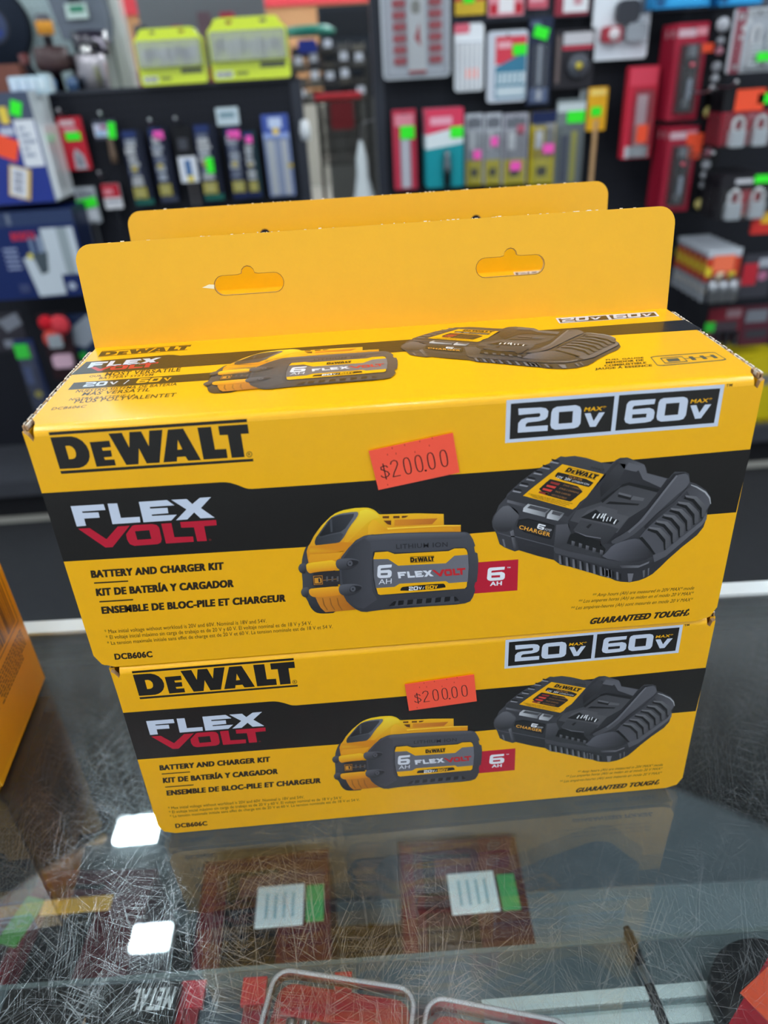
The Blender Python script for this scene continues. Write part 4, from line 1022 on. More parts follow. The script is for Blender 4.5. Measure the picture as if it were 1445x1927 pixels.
def quad_at(x0, x1, yt, yb, Y):
    a, b = at(x0, yt, Y), at(x1, yt, Y); ym = (a.z + b.z) / 2
    xm = (x0 + x1) / 2
    # follow the upright through the top middle down to the bottom row
    lo, hi = .0, 2.5
    for _ in range(30):
        h = (lo + hi) / 2
        q = ROT.transposed() @ (Vector(((a.x + b.x) / 2, Y, ym - h)) - CAM_LOC)
        if CY - CAM_F * q.y / -q.z < yb: lo = h
        else: hi = h
    return Vector(((a.x + b.x) / 2, Y, ym)), b.x - a.x, lo
def patch(m, w, h, pl, y=-.0004, step=.0002):
    for i, q in enumerate(pl):
        yy = y - step * i
        if q[0] == 'c':
            _, u, v, r, c = q; m.flat(circ(-w/2 + u*w, -v*h, r*w, 16), c, yy)
        elif q[0] == 'p':
            m.flat([(-w/2 + u*w, -v*h) for u, v in q[1]], q[2], yy)
        elif q[0] == 't':
            _, s, u0, v0, u1, hh, c = q
            type_on(m, s, (-w/2 + u0*w, -v0*h), (-w/2 + u1*w, -v0*h), (-w/2 + u0*w, -(v0 - hh)*h), c, yy, .03)
        else:
            u0, v0, u1, v1, c = q; m.flat([(-w/2 + u0*w, -v1*h), (-w/2 + u1*w, -v1*h), (-w/2 + u1*w, -v0*h), (-w/2 + u0*w, -v0*h)], c, yy)
def stick(t, w, h, u, v, sw, sh, col, y, rot=0.):
    m = MB(); m.box(-sw*w/2, sw*w/2, -.0006, 0, -sh*h/2, sh*h/2, col)
    return m.build('price_sticker', 'paper', t, (-w/2 + u*w, y, -v*h), (0, rot, 0))
def bulge(w, h, x0, x1, z0, z1, d, r=.006):
    """vacuum-formed clear cover: rounded outline narrowing towards the viewer"""
    a = rrect(x0, x1, z0, z1, r, 3); e = min(.004, (x1-x0)/6)
    b = rrect(x0 + e, x1 - e, z0 + e, z1 - e, r, 3); n = len(a); m = MB()
    v = [(p[0], 0, p[1]) for p in a] + [(p[0], -d, p[1]) for p in b]
    m.add(v, [(i, (i+1) % n, n + (i+1) % n, n + i) for i in range(n)], WHT, True)
    m.add(v, [tuple(n + i for i in range(n))], WHT); return m
def pack(name, label, cat, x0, x1, yt, yb, Y, col, patches=(), stickers=(), th=.012, group=None, blister=None, mat='card', r=.004, extra=None, stack=0, gap=.013, hang=True, rz=0., zmin=None):
    """a hung or standing retail pack: printed body, price stickers, clear cover, contents"""
    loc, w, h = quad_at(x0, x1, yt, yb, Y)
    if zmin is not None: h = loc.z - zmin
    t = thing(name, label, cat, loc, rz, group)
    m = MB(); m.slab(rrect(-w/2, w/2, -h, 0, min(r, w*.2), 3), 0, th, col)
    if hang and w > .03:
        m.flat(circ(0, -.012, .004, 10), (.004, .004, .005, 1), -.0003)
    patch(m, w, h, patches)
    m.build('backing_card' if blister else 'body', mat, t)
    if extra: extra(t, w, h)
    if blister:
        u0, v0, u1, v1, d = blister
        bulge(w, h, -w/2 + u0*w, -w/2 + u1*w, -v1*h, -v0*h, d).build('blister', 'clear', t)
        yb_ = -d - .0008
    for s in stickers: 
        u, v = s[0], s[1]
        y = -.003 if not blister or not (blister[0] < u < blister[2] and blister[1] < v < blister[3]) else -blister[4] - .0008
        stick(t, w, h, u, v, s[2], s[3], s[4], y, s[5] if len(s) > 5 else 0)
    for k in range(stack):
        c = dup(t, loc + Vector((0, (th + gap) * (k + 1), 0)), None, label.replace('front', ('second', 'third', 'fourth', 'fifth', 'sixth', 'seventh', 'eighth')[k] + ' from front'))
        for ch in kids(c):
            if ch.name.startswith('price_sticker'): bpy.data.objects.remove(ch)
    return t, w, h, loc
def cyl_parts(name, n, u0, u1, v0, v1, col, rad, y=-.006, mat='metal'):
    def f(t, w, h):
        for k in range(n):
            x = -w/2 + w * (u0 + (u1 - u0) * (k + .5) / n)
            MB().tube([(x, y, -v1*h), (x, y, -(v0*.6 + v1*.4)*h), (x, y, -v0*h)], [rad, rad, rad*1.25], col, 8).build(name, mat, t)
    return f
def hook(x, z, Y0, L, label):
    t = MB().tube([(0, 0, 0), (0, -L*.9, 0), (0, -L, .012)], .0028, rgb(190,194,200), 6)
    t.lathe([(0, -.006), (.004, -.004), (.006, 0), (.004, .004), (0, .006)], WHT, 'y', 10, (0, -L, .014))
    o = t.build('peg_hook', 'metal', None, (x, Y0, z))
    return tag(o, label, 'hook', 'wire peg hooks on the pegboards')

# ---- left stand: slim packs
PY = GY - .05
pack('bit_card', 'red card with a grey bit and a lime sticker at the left of the pegboard', 'bit pack', 104, 150, 220, 320, PY, CRD,
     [(.1, .06, .7, .16, rgb(220,190,196)), (.2, .2, .75, .28, rgb(225,150,160)), ('p', [(.5, .58), (.78, .72), (.85, .98), (.35, .98), (.38, .7)], rgb(176,176,184)), ('p', [(.5, .66), (.66, .76), (.7, .92), (.48, .92)], rgb(120,122,132))], [(.55, .36, .62, .15, LIME)])
def brown_bit(t, w, h): MB().lathe([(0, -h*2.3), (.011, -h*2.3), (.012, -h*1.8), (.009, -h*1.2), (.009, -h*.98), (0, -h*.98)], rgb(112,92,76), 'z', 12, (w*.12, .004, 0)).build('bit_shank', 'plastic', t)
pack('bit_card', 'small pale header card with a lime sticker and a brown bit hanging below', 'bit pack', 172, 214, 226, 262, PY, rgb(70,74,90),
     [(.02, .2, .62, .85, rgb(206,208,228)), (.3, .25, .6, .5, rgb(160,110,140)), (.1, .6, .5, .8, rgb(150,190,220))], [(.82, .55, .34, .85, LIME, .15)], extra=brown_bit)
pack('bit_bag', 'clear bag with a bright lime sticker low on the left pegboard', 'bit pack', 137, 176, 352, 420, PY, rgb(170,176,182), [(.1, .1, .9, .3, rgb(120,126,134)), (.1, .62, .9, .92, rgb(216,220,226))], [(.5, .44, .98, .26, LIME, -.15)], mat='gloss',
     extra=cyl_parts('drill_bit', 2, .2, .8, .95, 1.7, rgb(130,132,138), .005, .004))
pack('bit_card', 'small red and white card under the brown bit', 'bit pack', 189, 222, 346, 393, PY, rgb(222,222,226), [(0, .0, 1, .55, rgb(190,30,52)), (.1, .2, .6, .42, rgb(224,140,150)), (.1, .66, .9, .74, MGR)],
     extra=cyl_parts('drill_bit', 1, .3, .8, .98, 1.75, rgb(70,72,80), .006, .004))
def slim(label, x0, x1, yt, yb, base, stickers, seed, low=None, edge=DNAV):
    r = random.Random(seed); pl = [(.72, 0, 1, 1, edge), (.06, .02, .7, .09, rgb(40,58,110))]
    v = .11
    while v < .70:
        dv = r.uniform(.05, .12); pl.append((r.uniform(.04,.12), v, r.uniform(.52,.7), min(v + dv*.8, .72), r.choice((rgb(246,248,250), rgb(230,234,242), rgb(206,214,230), rgb(250,250,252), rgb(130,140,170))))); v += dv
    pl += [('c', .32, .50, .16, rgb(240,214,80)), (.05, .74, .72, .90, rgb(222,206,90)), ('c', .38, .83, .2, rgb(236,224,120)), (.04, .91, .98, .985, low or rgb(24,96,84))]
    return pack('drill_bit_pack', label, 'bit pack', x0, x1, yt, yb, PY, base, pl, stickers, group='slim bit packs in a row on the left pegboard', blister=(.1, .1, .7, .9, .012))
slim('leftmost slim bit pack of the row, white and yellow with a green foot', 226, 264, 245, 387, NAVY, [], 1)
slim('slim bit pack with a pink sticker, left of the black pack', 277, 311, 240, 381, NAVY, [(.55, .10, .55, .11, PNK)], 2, rgb(60,66,84))
slim('slim bit pack with a lime sticker at mid height', 362, 402, 234, 378, NAVY, [(.55, .52, .36, .20, LIME)], 3)
slim('slim bit pack with a pink sticker near its top, right of the lime one', 421, 455, 240, 374, NAVY, [(.5, .10, .7, .12, PNK)], 4, NAVY)
slim('narrow dark bit pack with a small pink sticker squeezed in beside the last pack', 455, 479, 246, 372, DNAV, [(.5, .12, .5, .10, PNK)], 5, NAVY, rgb(30,60,70))
pack('drill_bit_pack', 'black slim pack with a square white label and bits below', 'bit pack', 322, 358, 238, 345, PY, BLA, [(.05, .52, 1., .98, rgb(226,230,238)), (.35, .58, .7, .86, rgb(70,110,160)), (.4, .86, .75, .97, rgb(226,206,90)), (.2, .2, .7, .4, rgb(70,72,80))], [],
     extra=cyl_parts('drill_bit', 2, .3, .95, 1.0, 1.42, rgb(120,116,118), .005, .004))
pack('drill_bit_pack', 'pale blue bit pack at the right end of the row', 'bit pack', 490, 540, 215, 369, PY, rgb(150,170,222), [(.0, .0, 1., .22, rgb(70,92,170)), (.25, .04, .75, .16, rgb(200,214,240)), ('c', .5, .2, .13, rgb(236,206,110)), (.08, .3, .4, .98, rgb(232,236,244)), (.45, .3, .62, .98, rgb(176,190,226)), (.66, .3, .88, .98, rgb(240,242,248)), ('c', .92, .62, .1, rgb(236,206,90))], blister=(.05, .28, .95, .99, .02))
tag(MB().slab(rrect(-.037, .037, -.026, .026, .003), 0, .002, rgb(200,216,222)).box(-.026, .024, -.0004, 0, -.004, .012, rgb(120,150,164)).build('price_tag', 'paper', None, at(428, 219, GY - .012)), 'white shelf price tag on the left pegboard above the bit packs', 'price tag')
for i, (px, py) in enumerate(((112, 216), (190, 222), (283, 235), (331, 232), (188, 333))):
    p = at(px, py, GY - .07); hook(p.x, p.z, GY, .07, ('wire peg hook above the red card', 'wire peg hook above the pale header card', 'wire peg hook above the second bit pack', 'wire peg hook above the black slim pack', 'wire peg hook beside the lime-stickered bag')[i])

# ---- lime kits standing on the left stand
def lime_kit(label, x0, x1, yt, yb, seed, brand_u):
    LM = rgb(222, 240, 40)
    loc, w, h = quad_at(x0, x1, yt, yb, GY - .03)
    loc.z = 1.3845 + h
    t = thing('bit_kit_case', label, 'bit kit', loc, 0, 'lime bit kits on top of the left stand')
    m = MB()
    hd = .13 * h
    out = [(-w/2, -h + .006), (-w/2 + .006, -h), (w/2 - .006, -h), (w/2, -h + .006), (w/2, -hd*1.5), (w*.44, -hd*.9), (w*.40, -.004), (w*.36, 0), (-w*.36, 0), (-w*.40, -.004), (-w*.44, -hd*.9), (-w/2, -hd*1.5)]
    m.slab(out, 0, .05, LM, None, [rrect(-w*.26, -w*.17, -hd*.75, -hd*.35, .004), rrect(w*.17, w*.26, -hd*.75, -hd*.35, .004)])
    patch(m, w, h, [(.04, .84, .26, .95, rgb(220,224,214)), ('t', 'RYOBI', .06, .93, .24, .06, rgb(60,64,70)), (.3, .86, .46, .92, rgb(120,130,40)), (.62, .72, .95, .82, rgb(70,76,40))])
    m.build('case_shell', 'gloss', t)
    r = random.Random(seed); n = 13
    for k in range(n):
        x = -w*.42 + w*.84*(k + .5)/n; l = h*r.uniform(.2, .34); z = -h*r.uniform(.30, .36)
        MB().tube([(x, -.01, z), (x, -.01, z - l*.5), (x, -.01, z - l)], [.006, .006, .0035], rgb(*r.choice(((206,210,216), (120,124,134), (84,88,98), (240,242,246)))), 6).build('driver_bit', 'gloss', t)
    bulge(w, h, -w*.48, w*.48, -h*.7, -h*.2, .026).build('clear_window', 'milky', t)
    return t
lime_kit('left lime-yellow bit kit with dark bits, standing on the pegboard stand', 246, 376, 52, 158, 11, .1)
lime_kit('right and larger lime-yellow bit kit, standing on the pegboard stand', 384, 536, 30, 148, 12, .1)

# ---- right stand
RY = GY - .06
def bits_extra(t, w, h):
    for cu in (.26, .78):
        for k in range(6):
            z = -h*(.30 + .105*k); x = -w/2 + cu*w
            MB().rbox(x - .020, x + .020, -.014, -.002, z - .010, z + .010, .004, rgb(190, 44, 62)).build('bit_holder', 'plastic', t)
    m = MB().box(-.026, .030, -.012, -.008, -h*.95, 0, rgb(238,240,244)); m.box(-.026, .030, -.0125, -.0119, -h*.95, -h*.92, CRD)
    m.flat([(-.006, -h*.62), (.014, -h*.70), (.010, -h*.48)], CRD, -.0126); m.flat(rrect(-.014, .014, -h*.40, -h*.28, .01), rgb(160,158,150), -.0126)
    m.build('paper_sleeve', 'card', t)
pack('bit_set', 'large clear bit set with red holders at the top left of the right stand', 'bit set', 712, 846, -60, 148, RY, rgb(222,228,236), [(.03, .03, .97, .97, rgb(204,210,222))], extra=bits_extra, blister=(.03, .02, .97, .98, .03), r=.015, mat='gloss')
pack('blade_pack', 'red and yellow pack with a lime sticker at the top beside the bit set', 'tool pack', 856, 914, -50, 28, RY, rgb(190,50,60), [(.0, .66, 1, 1, rgb(214,180,50)), (.1, .3, .9, .5, rgb(236,190,196))], [(.45, .58, .36, .26, LIME)])
pack('blade_pack', 'pink and white pack at the top edge above the red and blue pack', 'tool pack', 920, 988, -50, 30, RY, rgb(228,150,162), [(.3, .3, .72, .92, rgb(242,238,240)), (.05, .7, .25, .95, CRD), (.75, .7, .96, .95, CRD)])
pack('blade_pack', 'small reddish pack at the top edge above the navy pack', 'tool pack', 996, 1034, -50, 16, RY, rgb(206,96,112), [(.1, .5, .8, .8, rgb(230,170,180))])
pack('blade_pack', 'white card in a red rim at the top edge above the tape pack', 'tool pack', 1048, 1112, -50, 29, RY, rgb(150,50,66), [(.25, .1, .98, .92, rgb(236,238,240)), (.55, .4, .8, .75, rgb(206,150,160))])
pack('saw_blade_pack', 'white pack of five slim saw blades with an orange sticker', 'tool pack', 855, 911, 44, 172, RY, rgb(238,242,246), [(0, .0, .5, .14, rgb(230,110,130)), (.08, .26, .94, .96, rgb(176,182,192))], [(.62, .73, .46, .15, ORG)],
     extra=cyl_parts('saw_blade', 5, .1, .92, .28, .96, rgb(244,246,248), .0052, -.004, 'card'), r=.012)
pack('blade_set', 'red and blue blade set with a lime sticker in a clear frame', 'tool pack', 918, 994, 57, 192, RY, rgb(206,212,222), [(.2, .08, .97, .46, rgb(222,66,84)), ('p', [(.2, .5), (.97, .3), (.97, .95), (.2, .95)], rgb(64,130,160)), (.26, .15, .6, .24, rgb(240,180,190)), (.24, .58, .95, .74, rgb(222,232,236)), (.24, .78, .95, .92, rgb(206,220,226))] + [(.28 + .13*k, .59, .34 + .13*k, .73, rgb(110,160,180)) for k in range(5)], [(.8, .27, .34, .15, LIME)], r=.012)
pack('knife_pack', 'narrow navy pack with a lime sticker and a silver blade', 'tool pack', 997, 1042, 32, 198, RY, rgb(36,46,72), [(.4, .3, .6, .78, rgb(130,140,158)), (.46, .3, .54, .74, rgb(206,212,222)), (.1, .8, .9, .97, rgb(110,130,176)), (.42, .82, .62, .94, rgb(232,236,244)), (.06, .04, .5, .1, rgb(90,104,130))], [(.5, .17, .62, .13, LIME, .3)], blister=(.1, .28, .9, .98, .014))
def tape(t, w, h):
    MB().lathe([(0, -.022), (.010, -.022), (.010, -.018), (.032, -.018), (.036, -.012), (.036, 0)], [rgb(222,200,60), rgb(222,200,60), rgb(88,92,100), rgb(60,62,70), rgb(60,62,70)], 'y', 24, (w*.1, 0, -h*.62)).build('cutting_disc', 'plastic', t)
pack('disc_pack', 'black pack showing a round grey disc with a yellow centre', 'tool pack', 1045, 1122, 54, 166, RY, rgb(40,38,44), [(.22, .06, .96, .26, rgb(206,204,208)), (.2, .28, .96, .34, rgb(206,60,80)), (.06, .1, .16, .9, rgb(110,96,94))], extra=tape)
def clamp(t, w, h):
    MB().rbox(-w*.36, -w*.02, -.03, -.002, -h*.80, -h*.62, .01, rgb(170,40,56)).build('red_clamp', 'plastic', t)
    MB().lathe([(0, -.034), (.016, -.034), (.018, -.03)], rgb(230,220,222), 'y', 14, (-w*.16, 0, -h*.71)).build('clamp_knob', 'gloss', t)
    MB().rbox(w*.05, w*.42, -.03, -.002, -h*.80, -h*.60, .014, rgb(150,156,164)).build('grey_clamp', 'gloss', t)
    MB().rbox(-w*.14, w*.26, -.03, -.002, -h*.60, -h*.34, .02, rgb(52,54,62)).build('clamp_body', 'plastic', t)
pack('clamp_card', 'white card carrying a red clamp and a grey clamp, reaching past the top edge', 'tool pack', 1124, 1234, -60, 112, RY, rgb(236,242,248), [(.1, .72, .95, .98, rgb(222,228,236)), (.8, .3, .95, .5, rgb(110,116,126))], extra=clamp, r=.01)
tag(MB().slab(rrect(-.030, .030, -.020, .020, .003), 0, .002, rgb(196,204,208)).box(-.02, .02, -.0004, 0, -.008, .010, rgb(130,150,160)).build('price_tag', 'paper', None, at(1108, 181, GY - .03)), 'white shelf price tag on the right stand below the round disc pack', 'price tag')
pack('tube_pack', 'narrow red pack around a grey rod, leftmost of the lower row', 'tool pack', 737, 782, 206, 356, RY, rgb(190,52,76), [(.3, .30, .74, .98, rgb(168,168,180)), (.44, .3, .6, .98, rgb(206,206,214)), (.1, .06, .9, .2, rgb(226,140,156))], [(.62, .28, .6, .16, LIME)])
def teal_bit(t, w, h): MB().lathe([(0, -h*.98), (.012, -h*.98), (.014, -h*.72), (.010, -h*.60), (.010, -h*.52), (0, -h*.52)], rgb(110,122,128), 'z', 12, (w*.05, -.012, 0)).build('socket_bit', 'metal', t)
pack('bit_pack', 'front teal pack with a red header and a lime sticker', 'tool pack', 800, 872, 204, 352, RY - .045, TEAL, [(0, 0, 1, .32, rgb(226,64,96)), ('p', [(0, .32), (1, .22), (1, .44), (0, .50)], rgb(226,236,238)), (.12, .1, .7, .2, rgb(244,170,190))], [(.82, .30, .34, .14, LIME)], extra=teal_bit, stack=2, gap=.030, group='stacked teal bit packs')
GK = rgb(190, 194, 202)
def knife(label, x0, x1, yt, yb, pu, pv, top=GK, extra=()):
    YK = rgb(232, 214, 40)
    pack('utility_knife_pack', label, 'tool pack', x0, x1, yt, yb, RY, top, [(.1, .06, .9, .2, rgb(110,114,122)), (.2, .24, .5, .5, rgb(244,246,250)), (.06, .64, .94, 1, YK), ('c', .5, .82, .2, rgb(120,112,30)), (.3, .76, .7, .88, rgb(70,66,30))] + list(extra), [(pu, pv, .44, .13, PNK)], group='yellow-footed knife packs in the lower row', blister=(.12, .24, .88, .98, .016), stack=0)
knife('grey pack with a yellow foot and a pink sticker, right of the teal packs', 876, 910, 214, 348, .62, .56)
knife('grey pack with a yellow foot and a higher pink sticker', 913, 945, 213, 347, .52, .38)
knife('wider pale pack with a yellow foot and a low pink sticker', 948, 995, 213, 346, .50, .73, rgb(168,168,178), [(.55, .16, .86, .3, rgb(190,96,116))])
knife('navy-topped yellow pack with a pink sticker', 1000, 1048, 209, 346, .70, .50, rgb(196,172,40), [(0, 0, 1, .16, NAVY), (.6, .16, .96, .6, rgb(150,150,150))])
pack('utility_knife_pack', 'grey-green pack with a yellow stripe and a wide lime sticker', 'tool pack', 1050, 1104, 186, 350, RY, rgb(120,130,132), [(.02, .04, .98, .14, rgb(206,216,218)), (.55, .36, .76, .96, rgb(196,190,70)), (.2, .4, .45, .95, rgb(60,70,96))], [(.66, .20, .62, .13, LIME)], blister=(.08, .3, .92, .98, .016))
def stick_extra(t, w, h): MB().tube([(0, .002, -h*2.6), (0, .002, -h*.75)], .008, rgb(206,166,120), 8).build('wooden_handle', 'rough', t)
pack('brush_card', 'yellow card with a lime sticker holding a wooden-handled brush', 'tool pack', 1109, 1145, 164, 246, RY, rgb(240,178,30), [(.1, .05, .9, .18, rgb(250,220,120))], [(.45, .55, .55, .22, LIME)], extra=stick_extra)
pack('torch_tube', 'red pack with a clear tube and an orange sticker beside the dark gap', 'tool pack', 1186, 1243, 124, 298, RY - .06, rgb(206,40,64), [(.05, .02, .95, .2, rgb(226,70,92)), (.35, .3, .7, .86, rgb(226,190,198)), (.1, .86, .9, .99, rgb(200,206,212))], [(.55, .72, .38, .20, ORG)], blister=(.25, .24, .85, .99, .022), th=.03)
def torch(t, w, h):
    MB().lathe([(0, -.030), (.006, -.030), (.006, -.020)], rgb(236,90,110), 'y', 10, (w*.02, 0, -h*.42)).build('power_button', 'gloss', t)
    MB().rbox(-.006, .006, -.032, -.026, -h*.78, -h*.56, .004, rgb(130,138,150)).build('belt_clip', 'gloss', t)
    MB().lathe([(0, 0), (.014, 0), (.015, -h*.12), (.010, -h*.18), (.010, -h*.55), (.012, -h*.60), (.012, -h*.66), (0, -h*.66)], [rgb(70,72,80), rgb(120,124,132), rgb(50,50,56), rgb(26,26,32), rgb(120,124,130), rgb(120,124,130), rgb(40,40,46)], 'z', 12, (w*.02, -.012, -h*.22)).build('flashlight', 'gloss', t)
def red_torch(label, x0, x1, yt, yb, st, Y, stack):
    t, w, h, l = pack('flashlight_pack', label, 'flashlight pack', x0, x1, yt, yb, Y, rgb(168,30,56), [(.2, .22, .78, .92, BLA), (.06, .06, .62, .14, rgb(214,180,190)), (.64, .05, .96, .13, rgb(226,150,160))], st, extra=torch, blister=(.18, .2, .8, .94, .026), stack=0, th=.02)
    for k in range(stack):
        dup(t, l + Vector((0, .048*(k+1), 0)), None, label.replace('front', ('second', 'third')[k] + ' from front'))
    b = thing('tool_insert_pack', ('upper' if 'upper' in label else 'lower') + ' black pack of round inserts beside the red flashlight packs', 'flashlight pack', l + Vector((w/2 + .047, .006, 0)))
    m = MB().slab(rrect(-.034, .034, -h, .02, .006), 0, .012, BLA); m.build('backing_card', 'card', b)
    for k, (z, rr, c) in enumerate(((.04, .020, rgb(190,192,198)), (.20, .012, rgb(150,152,158)), (.30, .012, rgb(196,130,146)), (.46, .015, rgb(170,172,178)), (.58, .012, rgb(190,192,198)), (.70, .012, rgb(140,142,148)), (.93, .018, rgb(206,190,110)))):
        MB().lathe([(0, -.012), (rr*.7, -.012), (rr, -.006), (rr, 0)], c, 'y', 12, (-.004, 0, -z*h)).build('adapter', 'gloss', b)
red_torch('front red flashlight pack with an orange sticker, upper of the two', 1276, 1336, 42, 226, [(1.0, .26, .42, .09, ORG)], GY - .18, 2)
red_torch('front red flashlight pack with two big orange stickers, lower of the two', 1260, 1316, 238, 398, [(.9, .16, .56, .15, ORG), (.85, .30, .60, .14, ORG, .1)], GY - .20, 2)
for i, (x0, x1, yb) in enumerate(((1240, 1345, 14), (1364, 1445, 9))):
    pack('blue_box', ('bright blue boxed item cut by the top edge, left of the two', 'bright blue boxed item cut by the top edge, right of the two')[i], 'tool pack', x0, x1, -60, yb, GY - .14, rgb(40,150,214), [(.25, .3, .9, .9, rgb(60,176,236)), (.02, .3, .18, .95, rgb(30,90,140))], th=.08, r=.003)
# padlock cards near the right edge of the photo
def padlocks(n, u0, u1, v0, v1, brass=False, chunky=1.):
    def f(t, w, h):
        for k in range(n):
            x = -w/2 + w*(u0 + (u1 - u0)*(k + .5)/n); bw = w*(u1 - u0)/n*.62; z1 = -v1*h; zb = -(v0 + (v1 - v0)*.42)*h; zt = -v0*h
            p = MB().rbox(x - bw/2, x + bw/2, -.028, -.004, z1, zb, .006, rgb(244,249,253))
            for q in range(5): p.box(x - bw/2 - .0004, x + bw/2 + .0004, -.0286, -.0283, z1 + (zb - z1)*(q + .3)/5.4, z1 + (zb - z1)*(q + .62)/5.4, rgb(190,202,216))
            b = p.build('padlock', 'gloss', t)
            r = bw*.36; zc = zt - r*1.1
            MB().tube([(x - r, -.016, zb)] + [(x - r*math.cos(PI*a/8), -.016, zc + r*math.sin(PI*a/8)) for a in range(9)] + [(x + r, -.016, zb)], .0062*chunky, rgb(250,250,252), 8).build('shackle', 'gloss', b)
    return f
NY = GY - .30
pack('padlock_pack', 'shiny clear padlock pack at the top right with a lime sticker', 'padlock pack', 1390, 1475, 14, 136, NY, rgb(230,234,240), [(.0, .0, .22, 1, rgb(196,96,112)), (.3, .1, .95, .5, rgb(206,210,218)), (.35, .62, .98, .95, rgb(236,240,246)), ('c', .1, .12, .07, rgb(250,250,252)), ('c', .2, .3, .06, rgb(250,250,252)), ('c', .16, .44, .05, rgb(246,246,250)), ('c', .3, .2, .05, rgb(250,250,252)), ('c', .12, .9, .05, rgb(246,246,250)), ('c', .28, .08, .06, rgb(250,250,252))], [(.72, .76, .6, .14, LIME)], extra=padlocks(2, .25, 1., .28, .92), blister=(.02, .02, .98, .98, .045), th=.02)  # pale circles are sparkles painted on the card
pack('padlock_card', 'front black and red padlock card with an orange and a lime sticker', 'padlock pack', 1366, 1462, 166, 278, NY, BLA, [(0, .38, 1, .95, rgb(176,30,54)), (.55, .42, .9, .5, rgb(220,130,146))], [(.5, .19, .56, .36, ORG), (.82, .18, .34, .17, LIME)], extra=padlocks(2, .1, .98, .46, .97), blister=(.04, .4, .96, .99, .036), stack=3, gap=.03, group='padlock cards hanging two to a card, upper stack')
pack('padlock_card', 'front black padlock card with white lettering and a lime sticker, lower stack', 'padlock pack', 1360, 1450, 328, 412, NY - .03, rgb(30,28,34), [(.3, .34, .85, .92, rgb(190,28,48)), (.30, .10, .66, .2, rgb(206,206,212)), (.2, .86, .8, .93, rgb(220,150,130))], [(.86, .12, .36, .18, LIME)], extra=padlocks(2, .04, 1., .32, .98), blister=(.04, .3, .96, .99, .036), stack=5, gap=.026, group='padlock cards hanging two to a card, lower stack')
def cans(t, w, h):
    wr = MB()
    for v0, v1, c in ((.10, .22, rgb(60,62,68)), (.22, .38, rgb(206,190,60)), (.38, .62, rgb(190,60,44)), (.62, 1., rgb(176,180,186))):
        wr.box(-w/2 - .0006, -w/2 + .002, .0004, .0156, -v1*h, -v0*h, c)
    wr.build('printed_edge', 'card', t)
    for k in range(3):
        MB().lathe([(0, -h*.98), (.018, -h*.98), (.018, -h*.66), (.013, -h*.58), (.008, -h*.52), (0, -h*.5)], [rgb(206,208,214)]*2 + [rgb(240,240,244), rgb(90,92,98), rgb(60,60,66)], 'z', 12, (-w/2 + w*(.2 + .29*k), -.02, 0)).build('nozzle', 'metal', t)
pack('torch_card', 'front grey and orange torch card in the deep stack below the padlocks', 'tool pack', 1334, 1398, 468, 566, NY - .02, rgb(176,182,190), [(0, 0, 1, .12, rgb(196,202,210)), (.0, .16, 1, .62, rgb(206,66,40)), (.04, .62, .96, .98, rgb(120,124,132)), (.0, .34, .2, .5, rgb(226,206,50)), (.7, .44, .9, .58, rgb(226,206,60)), ('p', [(.02, .78), (.4, .44), (.6, .44), (.3, .7), (.1, .9)], rgb(255,236,200))], [(.5, .27, .62, .30, rgb(255,120,80))], extra=cans, blister=(.04, .5, .96, .99, .04), stack=5, gap=.030, th=.016, group='torch cards in a deep stack')
pack('padlock_card', 'red and grey card hanging at the right edge beside the torch cards', 'padlock pack', 1404, 1460, 478, 560, NY, rgb(60,60,68), [(0, .2, .5, .7, rgb(190,40,54)), (.5, .1, 1, .3, rgb(170,174,184)), ('c', .7, .5, .16, rgb(180,110,140))])
pack('torch_card', 'yellow and red card at the right edge between the padlock stacks', 'tool pack', 1420, 1470, 400, 440, NY - .04, rgb(206,50,44), [(.3, 0, 1, .5, rgb(238,190,50))])
# goods lower down on the right stand and on its deck
pack('tool_bag_card', 'dark red card low on the right with a round lime sticker', 'tool pack', 1338, 1400, 580, 640, GY - .26, rgb(120,30,44), [(.1, .4, .9, .9, rgb(70,60,66)), (.5, .05, .95, .3, rgb(150,120,126))], [(.05, .55, .3, .3, rgb(40,190,50))], extra=cyl_parts('bolt', 3, .2, .95, .7, 1.15, rgb(120,122,130), .010, -.012))
pack('tool_bag_card', 'grey and maroon card at the right edge above the yellow box', 'tool pack', 1402, 1460, 575, 650, GY - .26, rgb(84,38,50), [(.1, .1, .8, .4, rgb(120,124,132)), (.2, .6, .9, .8, rgb(60,60,66))])
pack('tool_case', 'yellow case on the right stand just past the carton corner', 'tool case', 1388, 1480, 672, 790, GY - .30, rgb(206,186,20), [(0, .28, 1, .44, rgb(120,120,116)), (.1, .55, .5, .7, rgb(110,100,20))], [], th=.18, r=.012, hang=False, mat='plastic')
pack('tool_case', 'second yellow case low at the right edge below the first', 'tool case', 1392, 1480, 792, 838, GY - .30, rgb(180,160,20), [(.1, .2, .9, .5, rgb(90,84,30))], [], th=.18, zmin=.161, r=.012, hang=False, mat='plastic')
# dark hooks' worth of goods around the red packs
for i, (px, py) in enumerate(((1405, 296), (1332, 174), (1378, 164))):
    p = at(px - (70 if i == 0 else 0), py, NY - .03); hook(p.x, p.z, GY, GY - NY + .05, ('long wire peg hook above the lower padlock stack', 'long wire peg hook beside the upper flashlight pack', 'long wire peg hook above the upper padlock cards')[i])
